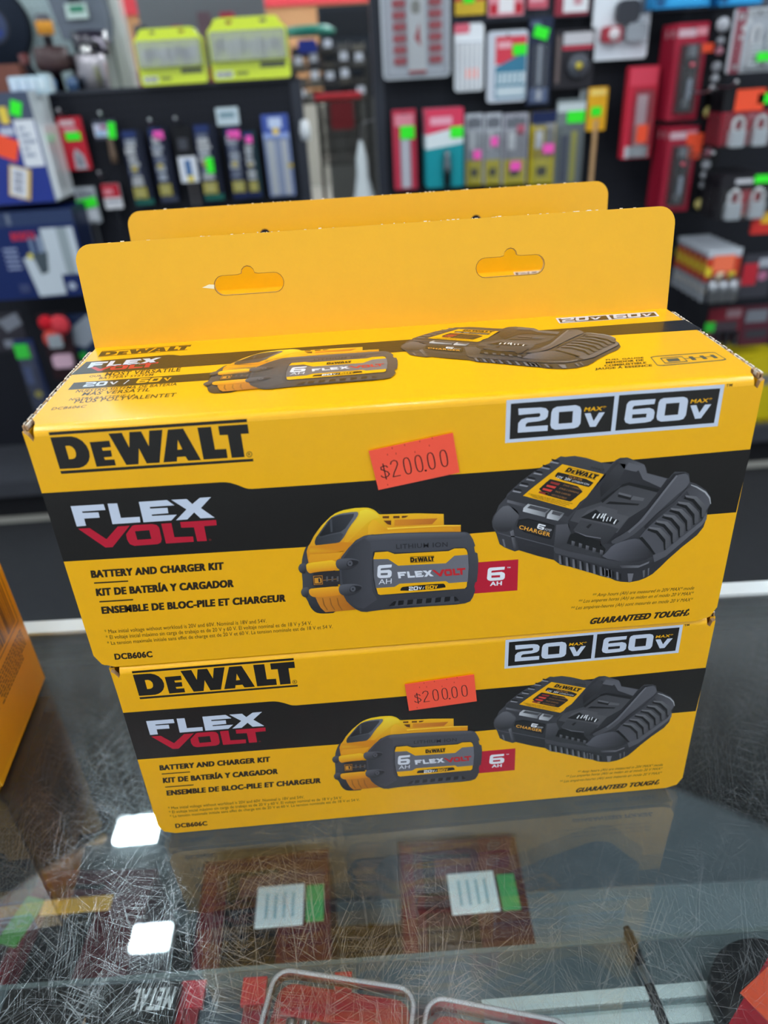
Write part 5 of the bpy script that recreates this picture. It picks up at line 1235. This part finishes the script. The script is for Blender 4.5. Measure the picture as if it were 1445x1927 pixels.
# ------------------------------------------------------------------ the left edge: blue boxed tools hung in front of the stand
def boxed(name, label, cat, x0, x1, yt, yb, Y, th, col, side, patches, stickers=(), group=None, mat='card'):
    loc, w, h = quad_at(x0, x1, yt, yb, Y)
    t = thing(name, label, cat, loc, 0, group)
    m = MB()
    v = [(x, y, z) for z in (-h, 0) for y in (0, th) for x in (-w/2, w/2)]
    m.add(v, [(0,2,3,1), (4,5,7,6), (0,1,5,4), (2,6,7,3), (0,4,6,2), (1,3,7,5)], [col, col, col, col, col, side])
    patch(m, w, h, patches)
    m.build('carton_body', mat, t)
    for s in stickers: stick(t, w, h, s[0], s[1], s[2], s[3], s[4], -.001, s[5] if len(s) > 5 else 0)
    return t, w, h
BL = rgb(38, 56, 140); NV2 = rgb(14, 36, 92)
t, w, h = boxed('boxed_tool', 'blue boxed tool with a white side and an orange sticker at the upper left edge', 'boxed tool', -110, 52, 176, 384, 2.30, .17, BL, rgb(206,214,218),
    [(0, 0, 1, .26, rgb(74,84,106)), (.60, .12, .70, .27, rgb(236,206,80)), (.55, .30, .72, .37, rgb(190,196,214)), (.74, .24, .985, .66, rgb(226,230,236))] +
    [(.78, .30 + .06*k, .78 + .07 + .05*(k % 3), .33 + .06*k, rgb(150,160,180)) for k in range(5)] + [(.55, .93, .66, .96, rgb(120,130,190))],
    [(.815, .14, .13, .13, LIME, .35), (.56, .47, .30, .20, ORG, .4)])
lb = MB().box(-.033, .033, -.0012, 0, -.046, .046, rgb(214,178,90)); lb.box(-.027, .022, -.0016, -.0012, -.042, .042, rgb(230,232,238))
for k in range(9): lb.box(-.018, .010, -.002, -.0016, -.034 + .0075*k, -.034 + .0075*k + (.0045 if k % 3 else .002), rgb(90,100,130))
lb.build('barcode_label', 'paper', t, (w*.12, -.002, -h*.80), (0, .30, 0))
MB().box(w/2 + .0004, w/2 + .014, .015, .155, -h*.98, -h*.30, rgb(226,230,232)).box(w/2 + .0145, w/2 + .0155, .05, .07, -h*.9, -h*.4, rgb(170,180,184)).build('clear_side_cover', 'gloss', t)
t, w, h = boxed('boxed_tool', 'navy boxed tool with a red logo and a pale picture, below the blue one', 'boxed tool', -60, 134, 398, 560, 2.30, .15, NV2, rgb(30,40,70),
    [(0, 0, 1, .16, rgb(44,60,96)), (.34, .02, .38, .14, rgb(110,120,140)), ('t', 'BOSCH', .345, .315, .575, .085, rgb(206,44,66)), (.64, .20, .97, .74, rgb(196,206,214)), (.80, .20, .90, .74, rgb(150,162,168))] +
    [(.22, .40 + .055*k, .36, .425 + .055*k, rgb(150,162,196)) for k in range(5)] +
    [('p', [(.40, .52), (.74, .50), (.74, .97), (.46, .98)], rgb(196,206,214)), (.50, .30, .54, .55, rgb(110,130,160)), (.58, .28, .63, .5, rgb(140,156,180)), ('c', .48, .50, .03, rgb(220,206,90)), ('p', [(.50, .48), (.66, .46), (.62, .70), (.54, .72)], rgb(70,82,90)), ('c', .82, .88, .04, rgb(170,180,200)), (.28, .82, .38, .92, rgb(60,70,110))])
rlogo = None
# goods under them
t, w, h, l = pack('drill_bit_pack', 'blue slim pack with a lime sticker standing low at the left edge', 'bit pack', 22, 60, 640, 800, 2.26, rgb(34,48,92), [(.1, .05, .9, .2, rgb(80,80,92)), ('c', .5, .62, .2, rgb(196,180,70)), ('c', .62, .85, .14, rgb(140,100,70)), (.1, .3, .5, .5, rgb(70,90,150))], [(.35, .12, .7, .16, rgb(50,200,60))], blister=(.06, .2, .94, .98, .016))
t, w, h, l = pack('glove_card', 'red glove card with a grey patch low at the left, beside the hang tab', 'glove card', 66, 122, 590, 712, 2.24, rgb(40,20,26), [], th=.008)
for cx, cz, rx, rz_, c in ((-.02, -.03, .026, .028, rgb(196,24,40)), (.022, -.04, .034, .024, rgb(206,60,70)), (-.012, -.085, .034, .05, rgb(196,70,60))):
    MB().lathe([(0, -.018), (rx*.6, -.016), (rx, -.006), (rx, 0)], c, 'y', 14, (cx, 0, cz)).build('glove_finger', 'rough', t)
MB().rbox(-.024, .022, -.024, -.016, -.112, -.068, .006, rgb(150,158,164)).build('grey_cuff_patch', 'rough', t)
MB().rbox(-.03, .036, -.02, -.001, -.185, -.14, .01, rgb(206,170,186)).build('pale_tag', 'card', t)
pack('tool_bag_card', 'grey card with a green dot between the red gloves and the carton tab', 'tool pack', 124, 176, 592, 700, 2.27, rgb(26,40,70), [('p', [(.0, .5), (.1, .2), (.8, .0), (1, .2), (.9, .4), (.4, .56)], rgb(140,148,158)), ('c', .22, .70, .16, rgb(40,170,60)), (.3, .8, .8, .95, rgb(80,50,60))], [])
pack('tool_bag_card', 'dark card with pale print at the far left edge above the slim blue pack', 'tool pack', -30, 36, 590, 660, 2.28, rgb(46,44,52), [('p', [(.3, .2), (.9, .0), (1, .3), (.5, .5)], rgb(120,124,134)), (.3, .7, .9, .9, rgb(130,134,146))])

# ------------------------------------------------------------------ above the left stand: pale wall board, column and what hangs there
p0, p1 = at(196, 100, 2.98), at(246, 100, 2.98)
structure('wall_left', MB().box(-3.2, p0.x, 2.98, 3.0, 1.2, 2.6, WHT), 'peg_pale', 'pale pegboard wall at the upper left')
structure('trim_2', MB().box(p0.x, p0.x + .05, 2.93, 3.02, 0, 3.2, rgb(206,212,206)).box(p0.x + .05, p1.x, 2.95, 3.02, 0, 3.2, rgb(222,226,220)).box(p0.x + .046, p0.x + .056, 2.928, 2.94, 0, 3.2, rgb(150,156,150)), 'gloss', 'white wall post beside the pale pegboard')
structure('trim_3', MB().box(-2.3, -.148, 2.5505, 2.90, 1.362, 1.384, rgb(54,58,68)), 'plastic', 'dark shelf board along the top of the left stand')
c = at(-12, 50, 2.90); R0 = (at(55, 50, 2.90) - c).x
m = MB().lathe([(0, -.012), (R0*.12, -.012), (R0*.14, -.016), (R0*.42, -.018), (R0*.46, -.010), (R0*.97, -.012), (R0, -.004), (R0, .030), (0, .030)], [BLA, BLA, rgb(70,80,110), rgb(60,64,72), rgb(34,42,56), rgb(26,32,44), rgb(26,32,44), BLA], 'y', 40)
m.flat(circ(-.02, .02, .018, 10), rgb(150,150,146), -.0185); m.flat(rrect(-.03, .03, -.03, -.012, .004), rgb(50,70,150), -.0186)
tag(m.build('grinding_disc', 'rough', None, c), 'large black grinding disc hung on the pale pegboard at the top left', 'disc')
top = 1.3845
def on_shelf(px, Y): q = at(px, 165, Y); return Vector((q.x, Y, top))
# grey hanging tool bag with a green and white label
a, b = at(98, 40, 2.86), at(200, 40, 2.86); wz = b.x - a.x
bag = thing('tool_bag', 'grey tool bag with a green and white label hung left of the white post', 'bag', Vector(((a.x + b.x)/2, 2.86, at(150, 72, 2.86).z)))
MB().slab([(-wz*.38, 0), (wz*.44, -.02), (wz*.50, .05), (wz*.40, .34), (-wz*.40, .34), (-wz*.50, .12)], 0, .09, rgb(112,120,132)).build('bag_body', 'rough', bag)
MB().slab([(-wz*.10, .10), (wz*.12, .09), (wz*.06, .34), (-wz*.06, .34)], -.012, 0, rgb(58,64,70)).build('front_strap', 'rough', bag)
MB().box(-.035, .04, -.016, -.0125, .056, .10, rgb(206,226,220)).box(-.02, .03, -.017, -.016, .074, .094, rgb(60,140,110)).build('label_patch', 'paper', bag)
MB().tube([(-wz*.2, .04, .34), (-wz*.1, .04, .40), (wz*.1, .04, .40), (wz*.2, .04, .34)], .008, rgb(60,64,72), 8).build('carry_handle', 'rough', bag)
# silver hole saw, dark cup saw on a stem, black saw lying on it
q = on_shelf(176, 2.70); s_ = (at(208, 140, 2.70) - at(142, 140, 2.70)).x / 2
t = thing('hole_saw', 'large silver hole saw standing at the right of the left stand\'s top', 'hole saw', q)
MB().lathe([(s_*.97, 0), (s_, .004), (s_, .095), (s_*.9, .105), (s_*.3, .112), (0, .112)], rgb(150,146,150), 'z', 32).build('saw_cup', 'metal', t)
MB().lathe([(s_*.3, .1125), (s_*.28, .125), (s_*.12, .132), (0, .132)], rgb(226,226,222), 'z', 16).build('hub', 'metal', t)
q2 = at(172, 88, 2.80)
t = thing('hole_saw', 'black hole saw with a pale strap hanging above the silver one', 'hole saw', q2)
MB().lathe([(0, -.03), (.06, -.03), (.062, .045), (0, .05)], rgb(46,42,56), 'z', 24).build('saw_cup', 'gloss', t)
MB().tube([(.03, -.062, .02), (.05, -.058, .012), (.056, -.052, -.01)], .006, rgb(206,196,216), 6).build('strap', 'plastic', t)
q = on_shelf(112, 2.66)
t = thing('hole_saw', 'dark brown hole saw upside down on its stem with an orange label', 'hole saw', q)
MB().lathe([(0, 0), (.020, 0), (.018, .05), (.022, .055)], rgb(58,46,50), 'z', 16).build('stem', 'metal', t)
MB().lathe([(.012, .055), (.050, .06), (.058, .075), (.056, .125), (.045, .13), (0, .13)], rgb(74,54,54), 'z', 28).build('saw_cup', 'plastic', t)
MB().lathe([(0, .13), (.014, .13), (.014, .16), (.026, .162), (.028, .20), (.02, .22), (0, .22)], [rgb(50,50,56), rgb(50,50,56), rgb(206,206,210), rgb(236,160,50), rgb(90,90,98), rgb(60,60,66)], 'z', 16).build('arbor_cap', 'paper', t)
q = on_shelf(60, 2.70)
t = thing('cup_brush', 'dark cup brush with a red nut lying on the left stand', 'brush', q)
MB().lathe([(.05, 0), (.055, .03), (.03, .06), (.016, .085), (0, .085)], rgb(40,40,48), 'z', 20).build('bristle_cup', 'rough', t)
MB().lathe([(.018, .0855), (.018, .115), (0, .118)], rgb(110,56,56), 'z', 6).build('nut', 'plastic', t)
q = at(14, 158, 2.55)
t = MB().rbox(-.06, .035, -.03, .03, -.04, .045, .008, rgb(128,82,70)); t.flat(circ(-.004, .0, .007, 12), (.01, .008, .008, 1), -.0305)
t = t.build('wooden_block', 'rough', None, Vector((q.x, 2.62, top + .0405)))
tag(t, 'reddish brown block with a drilled hole at the top left edge', 'block')
q = at(54, 160, 2.36)
t = MB().rbox(-.062, .062, -.02, .02, 0, .05, .006, rgb(190,214,224)); 
for k in range(4): t.rbox(-.055 + .028*k, -.035 + .028*k, -.026, -.02, .012, .044, .004, rgb(220,236,242))
t = tag(t.build('clear_hanger', 'gloss', None, Vector((at(60, 160, 2.40).x, 2.40, at(60, 178, 2.40).z))), 'clear plastic hanger strip above the blue boxed tool', 'hanger')
for k, px in enumerate((97, 138)):
    q = on_shelf(px, 2.62)
    t = tag(MB().lathe([(0, 0), (.018, 0), (.02, .03), (.012, .04), (0, .04)], rgb(96,140,190) if k == 0 else rgb(70,100,140), 'z', 12).build('blue_bottle_top', 'gloss', None, q), ('pale blue cap beside the stem of the brown hole saw', 'dim blue cap between the brown and silver hole saws')[k], 'bottle top')
# far shelf of red and white goods behind the lime kits
sx0, sx1 = at(238, 30, 4.6).x, at(492, 30, 4.6).x
t = thing('wall_shelf', 'far shelf of red and white goods seen above the lime kits', 'shelf', (0, 4.6, 0))
MB().box(sx0, sx1, -.02, .30, 1.36, 1.39, rgb(150,40,50)).box(sx0, sx1, .30, .32, 0, 2.4, rgb(120,124,128)).build('shelf_board', 'plastic', t)
MB().box(sx0, sx1, -.03, -.021, 1.40 - .04, 1.47, rgb(150,44,56)).build('price_rail', 'plastic', t)
r = random.Random(21); x = sx0 + .02; k = 0
words = ('leftmost', 'second', 'third', 'fourth', 'fifth', 'sixth', 'seventh', 'eighth', 'ninth', 'tenth', 'eleventh', 'twelfth')
while x < sx1 - .06 and k < 12:
    w_ = r.uniform(.045, .085); h_ = r.uniform(.2, .34); c = r.choice((rgb(196,60,80), rgb(150,110,120), rgb(206,206,214), rgb(120,96,104), rgb(190,150,160), rgb(90,94,106)))
    m = MB().rbox(-w_/2, w_/2, 0, .10, 0, h_, .004, c); patch_c = r.choice((rgb(230,230,234), rgb(206,60,70), rgb(220,160,90), rgb(80,80,90)))
    m.box(-w_*.4, w_*.4, -.0006, 0, h_*.2, h_*.55, patch_c)
    tag(m.build('boxed_goods', 'card', None, (x + w_/2, 4.62, 1.3905)), words[k] + ' carton from the left on the far shelf above the lime kits', 'carton', 'cartons on the far shelf')
    x += w_ + .008; k += 1

# ------------------------------------------------------------------ the gap between the stands: bins, trolley, white bag
def shelf_bins():
    Y = 6.4
    a, b = at(548, 120, Y), at(690, 120, Y)
    t = thing('bin_rack', 'dark rack of parts bins standing in the gap under the brown wall', 'rack', ((a.x + b.x)/2, Y, 0)); w = (b.x - a.x)/2
    for s in (-1, 1):
        for y in (0, .4): MB().box(s*w - .02, s*w + .02, y - .02, y + .02, 0, 1.52, rgb(50,50,50)).build('upright', 'plastic', t)
    zs = [at(600, py, Y).z for py in (190, 160, 128, 100)]
    for z in zs: MB().box(-w, w, 0, .42, z - .02, z, rgb(70,68,62)).build('shelf', 'plastic', t)
    r = random.Random(9); n = 0
    cols = (rgb(70,68,66), rgb(96,94,92), rgb(110,106,98), rgb(60,60,64), rgb(84,80,74))
    for j, z in enumerate(zs):
        for i in range(5):
            x = -w + 2*w*(i + .5)/5; bw = w/5*.84
            m = MB(); hh = .055 + .014*(i % 2)
            m.box(-bw, bw, .002, .36, 0, .006, cols[(i+j) % 5]).box(-bw, -bw + .006, .002, .36, 0, hh, cols[(i+j) % 5]).box(bw - .006, bw, .002, .36, 0, hh, cols[(i+j) % 5]).box(-bw, bw, 0, .006, 0, hh*.6, cols[(i+j) % 5]).box(-bw, bw, .354, .36, 0, hh, cols[(i+j) % 5])
            o = thing('parts_bin', 'small parts bin, number', 'bin', (t.location.x + x, Y - .03, z + .001), 0, 'parts bins on the far dark rack')
            o['label'] = ('leftmost', 'second', 'middle', 'fourth', 'rightmost')[i] + ' small parts bin on the ' + ('lowest', 'second lowest', 'second highest', 'highest')[j] + ' visible shelf of the dark rack'
            m.build('tray', 'plastic', o)
            if (i*3 + j*2) % 4 == 0 or (j in (1, 2) and i in (1, 3)):
                MB().rbox(-bw*.62, bw*.62, .01, .2, .01, hh + .03, .01, rgb(226,230,240)).build('white_packets', 'gloss', o)
    q = at(582, 88, Y)
    tag(MB().lathe([(0, 0), (.20, 0), (.21, .03), (.16, .06), (0, .065)], rgb(40,130,110), 'z', 24).build('green_lid', 'plastic', None, (q.x, Y + .15, zs[3] + .125)), 'green lid lying on top of the dark bin rack', 'lid')
    q = at(580, 102, Y)
    tag(MB().rbox(-.07, .07, 0, .10, 0, .085, .02, rgb(46,60,140)).build('blue_pouch', 'rough', None, (at(580, 102, Y - .05).x, Y - .15, zs[3] + .001)), 'blue pouch in front of the bins under the green lid', 'pouch')
    q = at(652, 60, 7.2)
    tag(MB().rbox(-.24, .24, 0, .3, -.5, .19, .01, rgb(34,40,50)).box(-.2, .2, -.01, 0, -.02, .15, rgb(22,26,34)).box(-.24, .24, .0, .3, -q.z, -.5, rgb(84,84,82)).build('dark_cabinet', 'plastic', None, (q.x, 7.2, q.z)), 'dark cabinet standing against the brown wall beside the black post', 'cabinet')
shelf_bins()
def trolley():
    Y = 5.4
    a, b = at(597, 184, Y), at(674, 178, Y); zc = (a.z + b.z)/2; w = (b.x - a.x)/2
    t = thing('shopping_trolley', 'wire shopping trolley with a red handle in the gap between the stands', 'trolley', ((a.x + b.x)/2, Y, 0))
    MB().tube([(-w - .02, 0, zc), (w + .02, 0, zc)], .022, rgb(196,50,60), 10).build('handle', 'plastic', t)
    DW = rgb(58, 56, 54); m = MB()
    zb = zc - .42; n = 12
    for k in range(n + 1):
        x = -w + 2*w*k/n; m.tube([(x, .03, zc - .06), (x, .10, zb)], .004, DW, 4); m.tube([(x, .10, zb), (x, .80, zb)], .004, DW, 4); m.tube([(x, .86, zc - .10), (x, .80, zb)], .004, DW, 4)
    for k in range(5):
        z = zc - .06 - .36*k/4; m.tube([(-w, .03, z), (w, .03, z)], .005, DW, 4)
        for s in (-1, 1): m.tube([(s*w, .03, z), (s*w, .85, z - .02)], .004, DW, 4)
    m.build('basket', 'metal', t)
    MB().rbox(-.06, .10, -.02, 0, zc - .20, zc - .03, .02, rgb(120,34,40)).build('seat_flap', 'plastic', t)
    for s in (-1, 1):
        MB().tube([(s*w, 0, zc), (s*w, .06, zc - .1), (s*(w + .01), .04, .30), (s*(w - .02), .25, .16), (s*(w - .05), .80, .12)], .014, DW, 8).build('frame_tube', 'metal', t)
        for y in (.06, .80): MB().lathe([(0, -.015), (.05, -.015), (.055, 0), (.05, .015), (0, .015)], rgb(40,40,42), 'x', 16, (s*(w - .04), y, .056)).build('wheel', 'plastic', t)
    MB().box(-w, w, .10, .80, .18, .20, rgb(36,36,40)).build('lower_rack', 'metal', t)
trolley()
q = at(706, 262, 2.5)
bg = thing('plastic_bag', 'crumpled white plastic bag hung low beside the black post', 'bag', (q.x - .05, 2.5, q.z))
rr = random.Random(4); m = MB(); prof = [(.004, 0), (.012, -.02), (.02, -.06), (.018, -.11), (.03, -.17), (.05, -.23), (.04, -.25), (0, -.252)]
m.lathe(prof, rgb(206,214,216), 'z', 14)
m.v = [(x*(1 + rr.uniform(-.25, .25)), y*.5*(1 + rr.uniform(-.2, .2)), z + rr.uniform(-.006, .006)) for x, y, z in m.v]
m.build('bag_film', 'gloss', bg)
MB().tube([(0, 0, -.002), (.004, .0, .05), (.052, .004, .06)], .003, rgb(120,120,124), 6).build('hanging_loop', 'metal', bg)
q = at(567, 246, 2.5) + Vector((.012, 0, 0))
tag(MB().lathe([(0, -.03), (.016, -.03), (.02, 0), (.014, .03), (0, .035)], rgb(226,230,232), 'z', 12).tube([(0, 0, .034), (-.004, 0, .05), (-.020, 0, .055)], .003, rgb(120,120,124), 6).build('pale_gleam', 'gloss', None, q), 'small white bulb hanging beside the edge of the left stand', 'bulb')  # pale shape put in for a small white gleam
# black rubber mat on the aisle floor
tag(MB().box(-2.6, 2.8, .45, 2.12, .0005, .012, rgb(40,41,43)).box(-2.55, 2.75, .5, 2.07, .012, .0126, rgb(44,45,48)).build('floor_mat', 'rough', None, (0, 0, 0)), 'dark rubber mat covering the aisle floor behind the counter', 'mat')

# ------------------------------------------------------------------ inside the counter, under the scratched glass
S0 = SHZ + .0005
def on(px, py, z=SHZ): return atz(px, py, z)
# metal-drilling case: red tray, black lid with upside-down lettering
a, b = on(17, 1862, S0 + .022), on(341, 1846, S0 + .022)
cw = (b.x - a.x); ang = math.atan2(b.y - a.y, b.x - a.x)
t = thing('drill_bit_case', 'flat red bit case with a black lid lettered METAL upside down, at the bottom left', 'bit case', Vector(((a.x + b.x)/2, (a.y + b.y)/2, S0)), ang)
MB().slab(rrect(-cw/2 - .006, cw/2 + .006, -.17, .004, .006), 0, -.016, rgb(196,30,46)).moved(Matrix.Rotation(-PI/2, 4, 'X') @ Matrix.Scale(-1, 4, (0, 0, 1))).build('red_tray', 'plastic', t) if False else MB().box(-cw/2 - .003, cw/2 + .003, -.17, .002, 0, .016, rgb(196,30,46)).build('red_tray', 'plastic', t)
m = MB().box(-cw/2, cw/2, -.046, 0, .0165, .022, rgb(26,22,22))
fl = MB(); type_on(fl, 'METAL', (cw*.48, -.0035), (cw*.25, -.0035), (cw*.47, -.0165), rgb(220,220,224), 0, .02)
fl.flat([(-cw*.02, -.030), (.0, -.018), (cw*.04, -.030)], rgb(120,84,50), 0); fl.flat(rrect(cw*.44, cw*.47, -.040, -.036, .001), rgb(190,190,196), 0); fl.flat(rrect(-cw*.49, -cw*.45, -.043, -.039, .001), rgb(190,190,196), 0)
fl.moved(Matrix.Translation((0, 0, .0223)) @ FLIP); bb = len(m.v); m.v += fl.v; m.f += [tuple(i + bb for i in f) for f in fl.f]; m.c += fl.c; m.s += fl.s
m.build('black_lid', 'card', t)
MB().tube([(-cw*.42, -.051, .020), (cw*.1, -.051, .020), (cw*.36, -.051, .0195)], [.0022, .003, .003], rgb(150,104,80), 10).build('drill_bit', 'metal', t)
# red tool case with grey gaps behind the clear bit sets
a, b = on(344, 1846, S0 + .014), on(662, 1828, S0 + .014); cw = b.x - a.x; ang = math.atan2(b.y - a.y, cw)
t = thing('tool_case', 'red latched tool case behind the clear bit sets in the counter', 'tool case', Vector(((a.x + b.x)/2, (a.y + b.y)/2, S0)), ang)
MB().box(-cw/2 - .002, cw/2, -.16, -.004, 0, .010, rgb(70,78,88)).build('case_body', 'plastic', t)
for u0, u1 in ((-.5, -.36), (-.14, .0), (.40, .5)):
    MB().box(u0*cw, u1*cw, -.016, 0, .0101, .0140, rgb(214,44,58)).box(u0*cw + .002, u1*cw - .002, -.07, -.016, .0101, .0125, rgb(150,26,40)).build('red_latch', 'plastic', t)
# clear-lidded bit sets
def bitset(label, px0, px1, py0, py1, zt, seed, zb=0.):
    a, b = on(px0, py0, S0 + zt + zb), on(px1, py1, S0 + zt + zb); cw = (b - a).xy.length; ang = math.atan2(b.y - a.y, b.x - a.x)
    t = thing('clear_bit_set', label, 'bit set', Vector(((a.x + b.x)/2, (a.y + b.y)/2, S0 + zb)), ang)
    def plate(z0, z1, ins, c, yb=-.14, r=.010):
        o = rrect(-cw/2 + ins, cw/2 - ins, yb, -ins, r, 5); n = len(o)
        m = MB(); v = [(p[0], p[1], z0) for p in o] + [(p[0], p[1], z1) for p in o]
        m.add(v, [(i, (i+1) % n, n + (i+1) % n, n + i) for i in range(n)] + [tuple(range(n - 1, -1, -1)), tuple(range(n, 2*n))], c); return m
    plate(0, zt*.55, .0022, rgb(196,32,42)).build('red_tray', 'plastic', t)
    m = MB(); m.box(-cw/2 + .008, cw/2 - .008, -.022, -.018, zt*.56, zt*.72, rgb(206,40,50)); m.build('red_rib', 'plastic', t)
    r = random.Random(seed); n = int(cw/.0105)
    for k in range(n):
        x = -cw/2 + .012 + (cw - .024)*(k + .5)/n; c = r.choice((rgb(176,178,186), rgb(140,142,150), rgb(150,134,110), rgb(96,98,106)))
        MB().tube([(x, -.024, zt*.72), (x, -.035, zt*.72), (x, -.036, zt*.72), (x, -.075, zt*.72)], [.0034, .0034, .0026, .0026], c, 8).build('driver_bit', 'metal', t)
    plate(zt*.56, zt, 0, WHT).build('clear_lid', 'lid', t)
    bd = rrect(-cw/2, cw/2, -.14, 0, .010, 5); MB().tube([(p[0], p[1], zt) for p in bd + bd[:1]], .0014, rgb(206,200,206), 6, False).build('lid_rim', 'gloss', t)
bitset('clear-lidded red bit set with upright metal bits, left of the two', 520, 782, 1822, 1862, .024, 1, .0143)
bitset('second clear-lidded red bit set cut by the bottom edge', 806, 1075, 1874, 1925, .034, 2)
# black marker with a silver band
a, b = on(1178, 1746, S0 + .004), on(1250, 1935, S0 + .004); d = b - a
mk = thing('marker_pen', 'slim black marker with a silver band lying under the glass at the lower right', 'pen', Vector((a.x, a.y, S0 + .0045)), math.atan2(d.y, d.x))
L_ = .09
MB().tube([(0, 0, 0), (.003, 0, 0), (.0035, 0, 0), (.026, 0, 0)], [.0022, .0026, .0034, .0034], rgb(24,24,28), 12).build('pen_cap', 'plastic', mk)
MB().tube([(.0262, 0, 0), (.0372, 0, 0)], .0037, rgb(190,198,204), 12).build('silver_band', 'metal', mk)
MB().tube([(.0374, 0, 0), (L_, 0, 0)], .0038, rgb(20,20,24), 12).build('barrel', 'plastic', mk)
# round black and red tape
c = on(1462, 1882, S0 + .02); Rr = (on(1462, 1882, S0 + .02) - on(1343, 1882, S0 + .02)).length
tp = thing('cutting_wheel_tin', 'round black and red tin with an orange sticker in the bottom right corner', 'tin', (c.x, c.y, S0))
MB().lathe([(0, 0), (Rr*.97, 0), (Rr, .003), (Rr, .018), (Rr*.97, .021), (0, .021)], rgb(24,22,26), 'z', 48).build('tin_body', 'plastic', tp)
m = MB().flat([(-Rr*.95, -Rr*.30), (-Rr*.52, -Rr*.83), (Rr*.85, Rr*.42), (Rr*.45, Rr*.86)], rgb(176,24,44), 0); m.moved(Matrix.Translation((0, 0, .0213)) @ FLIP)
m.build('red_band', 'card', tp)
MB().box(-.016, .016, -.010, .010, 0, .0004, rgb(255,90,50)).build('price_sticker', 'paper', tp, (-Rr*.05, Rr*.10, .0218), (0, 0, .5))
# white ribbed tray
a, b = on(905, 1885, S0 + .002), on(1342, 1848, S0 + .002); ang = math.atan2(b.y - a.y, b.x - a.x)
t = MB().box(0, (b - a).xy.length, -.10, 0, 0, .004, rgb(190,206,208))
for k in range(5): t.box(0, (b - a).xy.length, -.012 - .014*k, -.010 - .014*k, .004, .006, rgb(120,136,140)).box(0, (b - a).xy.length, -.009 - .014*k, -.001 - .014*k, .004, .0065, rgb(222,234,236))
tag(t.build('ribbed_tray', 'gloss', None, Vector((a.x, a.y, S0)), (0, 0, ang)), 'white ribbed tray under the glass between the marker and the bit sets', 'tray')
# deeper goods on the cabinet deck, left half: maroon boxed tools
DZ = .624
tag(MB().box(-.33, .38, -.26, .10, 0, .003, rgb(24,18,20)).box(-.325, .375, -.255, .095, .003, .0034, rgb(28,20,22)).build('dark_deck_sheet', 'rough', None, (-.30, .06, .6202), (0, 0, math.radians(-2))), 'dark mat under the maroon boxes deep in the counter', 'mat')  # dark sheet added to darken this half of the deck
deep = [((-110,1730), .12, rgb(96,24,30), 'leftmost', None, None), ((160,1690), .115, rgb(80,20,28), 'second from the left', (145,1704), 'y'), ((500,1690), .12, rgb(84,20,30), 'third from the left', (527,1705), 'w'), ((870,1690), .115, rgb(70,20,28), 'rightmost', (890,1680), 'w')]
for k, (pp, wd, c, nm, lp, lk) in enumerate(deep):
    o = atz(*pp, DZ + .1); rz = math.radians((3, -4, 2, -2)[k])
    t = thing('boxed_drill', 'dim maroon boxed tool deep in the counter, ' + nm + ' of four', 'boxed tool', (o.x, .095, DZ), rz, 'maroon boxed tools deep in the counter')
    m = MB().box(-wd/2, wd/2, -.115, .075, 0, .10, c).box(-wd*.30, wd*.10, -.10, .06, .10, .1003, rgb(22,18,20)).box(-wd*.48, -wd*.38, -.10, .07, .10, .1003, rgb(110,28,36)).box(-wd*.2, wd*.46, .035, .055, .1003, .1005, rgb(96,56,62))
    m.build('carton_body', 'card', t)
    if lp:
        q = atz(*lp, DZ + .1005); d = Matrix.Rotation(-rz, 3, 'Z') @ Vector((q.x - o.x, q.y - .095, 0))
        if lk == 'w':
            lb = MB().box(-.0215, .0215, -.019, .019, 0, .001, rgb(244,252,252))
            for u in (-.012, -.004, .004, .012): lb.box(u - .0012, u + .0012, -.012, .012, .001, .0012, rgb(150,190,200))
            lb.build('white_label', 'paper', t, (d.x, d.y, .1006), (0, 0, -rz))
            MB().box(-.008, .008, -.022, .012, 0, .0006, rgb(70,170,90)).build('price_sticker', 'paper', t, (d.x + .032, d.y + .004, .1006), (0, 0, -rz))
        else:
            MB().box(-.032, .032, -.007, .007, 0, .001, rgb(250,190,70)).build('yellow_label', 'paper', t, (d.x, d.y, .1006), (0, 0, -rz))
            MB().box(-.010, .010, -.022, .022, 0, .0006, rgb(80,160,60)).build('price_sticker', 'paper', t, (d.x - .046, d.y - .014, .1006), (0, 0, -rz - .3))
    else:
        MB().box(-.008, .008, -.02, .02, 0, .0006, rgb(50,130,70)).build('price_sticker', 'paper', t, (.03, -.02, .1006), (0, 0, .4))
for o in list(bpy.data.objects):
    if o.type == 'FONT': bpy.data.objects.remove(o)
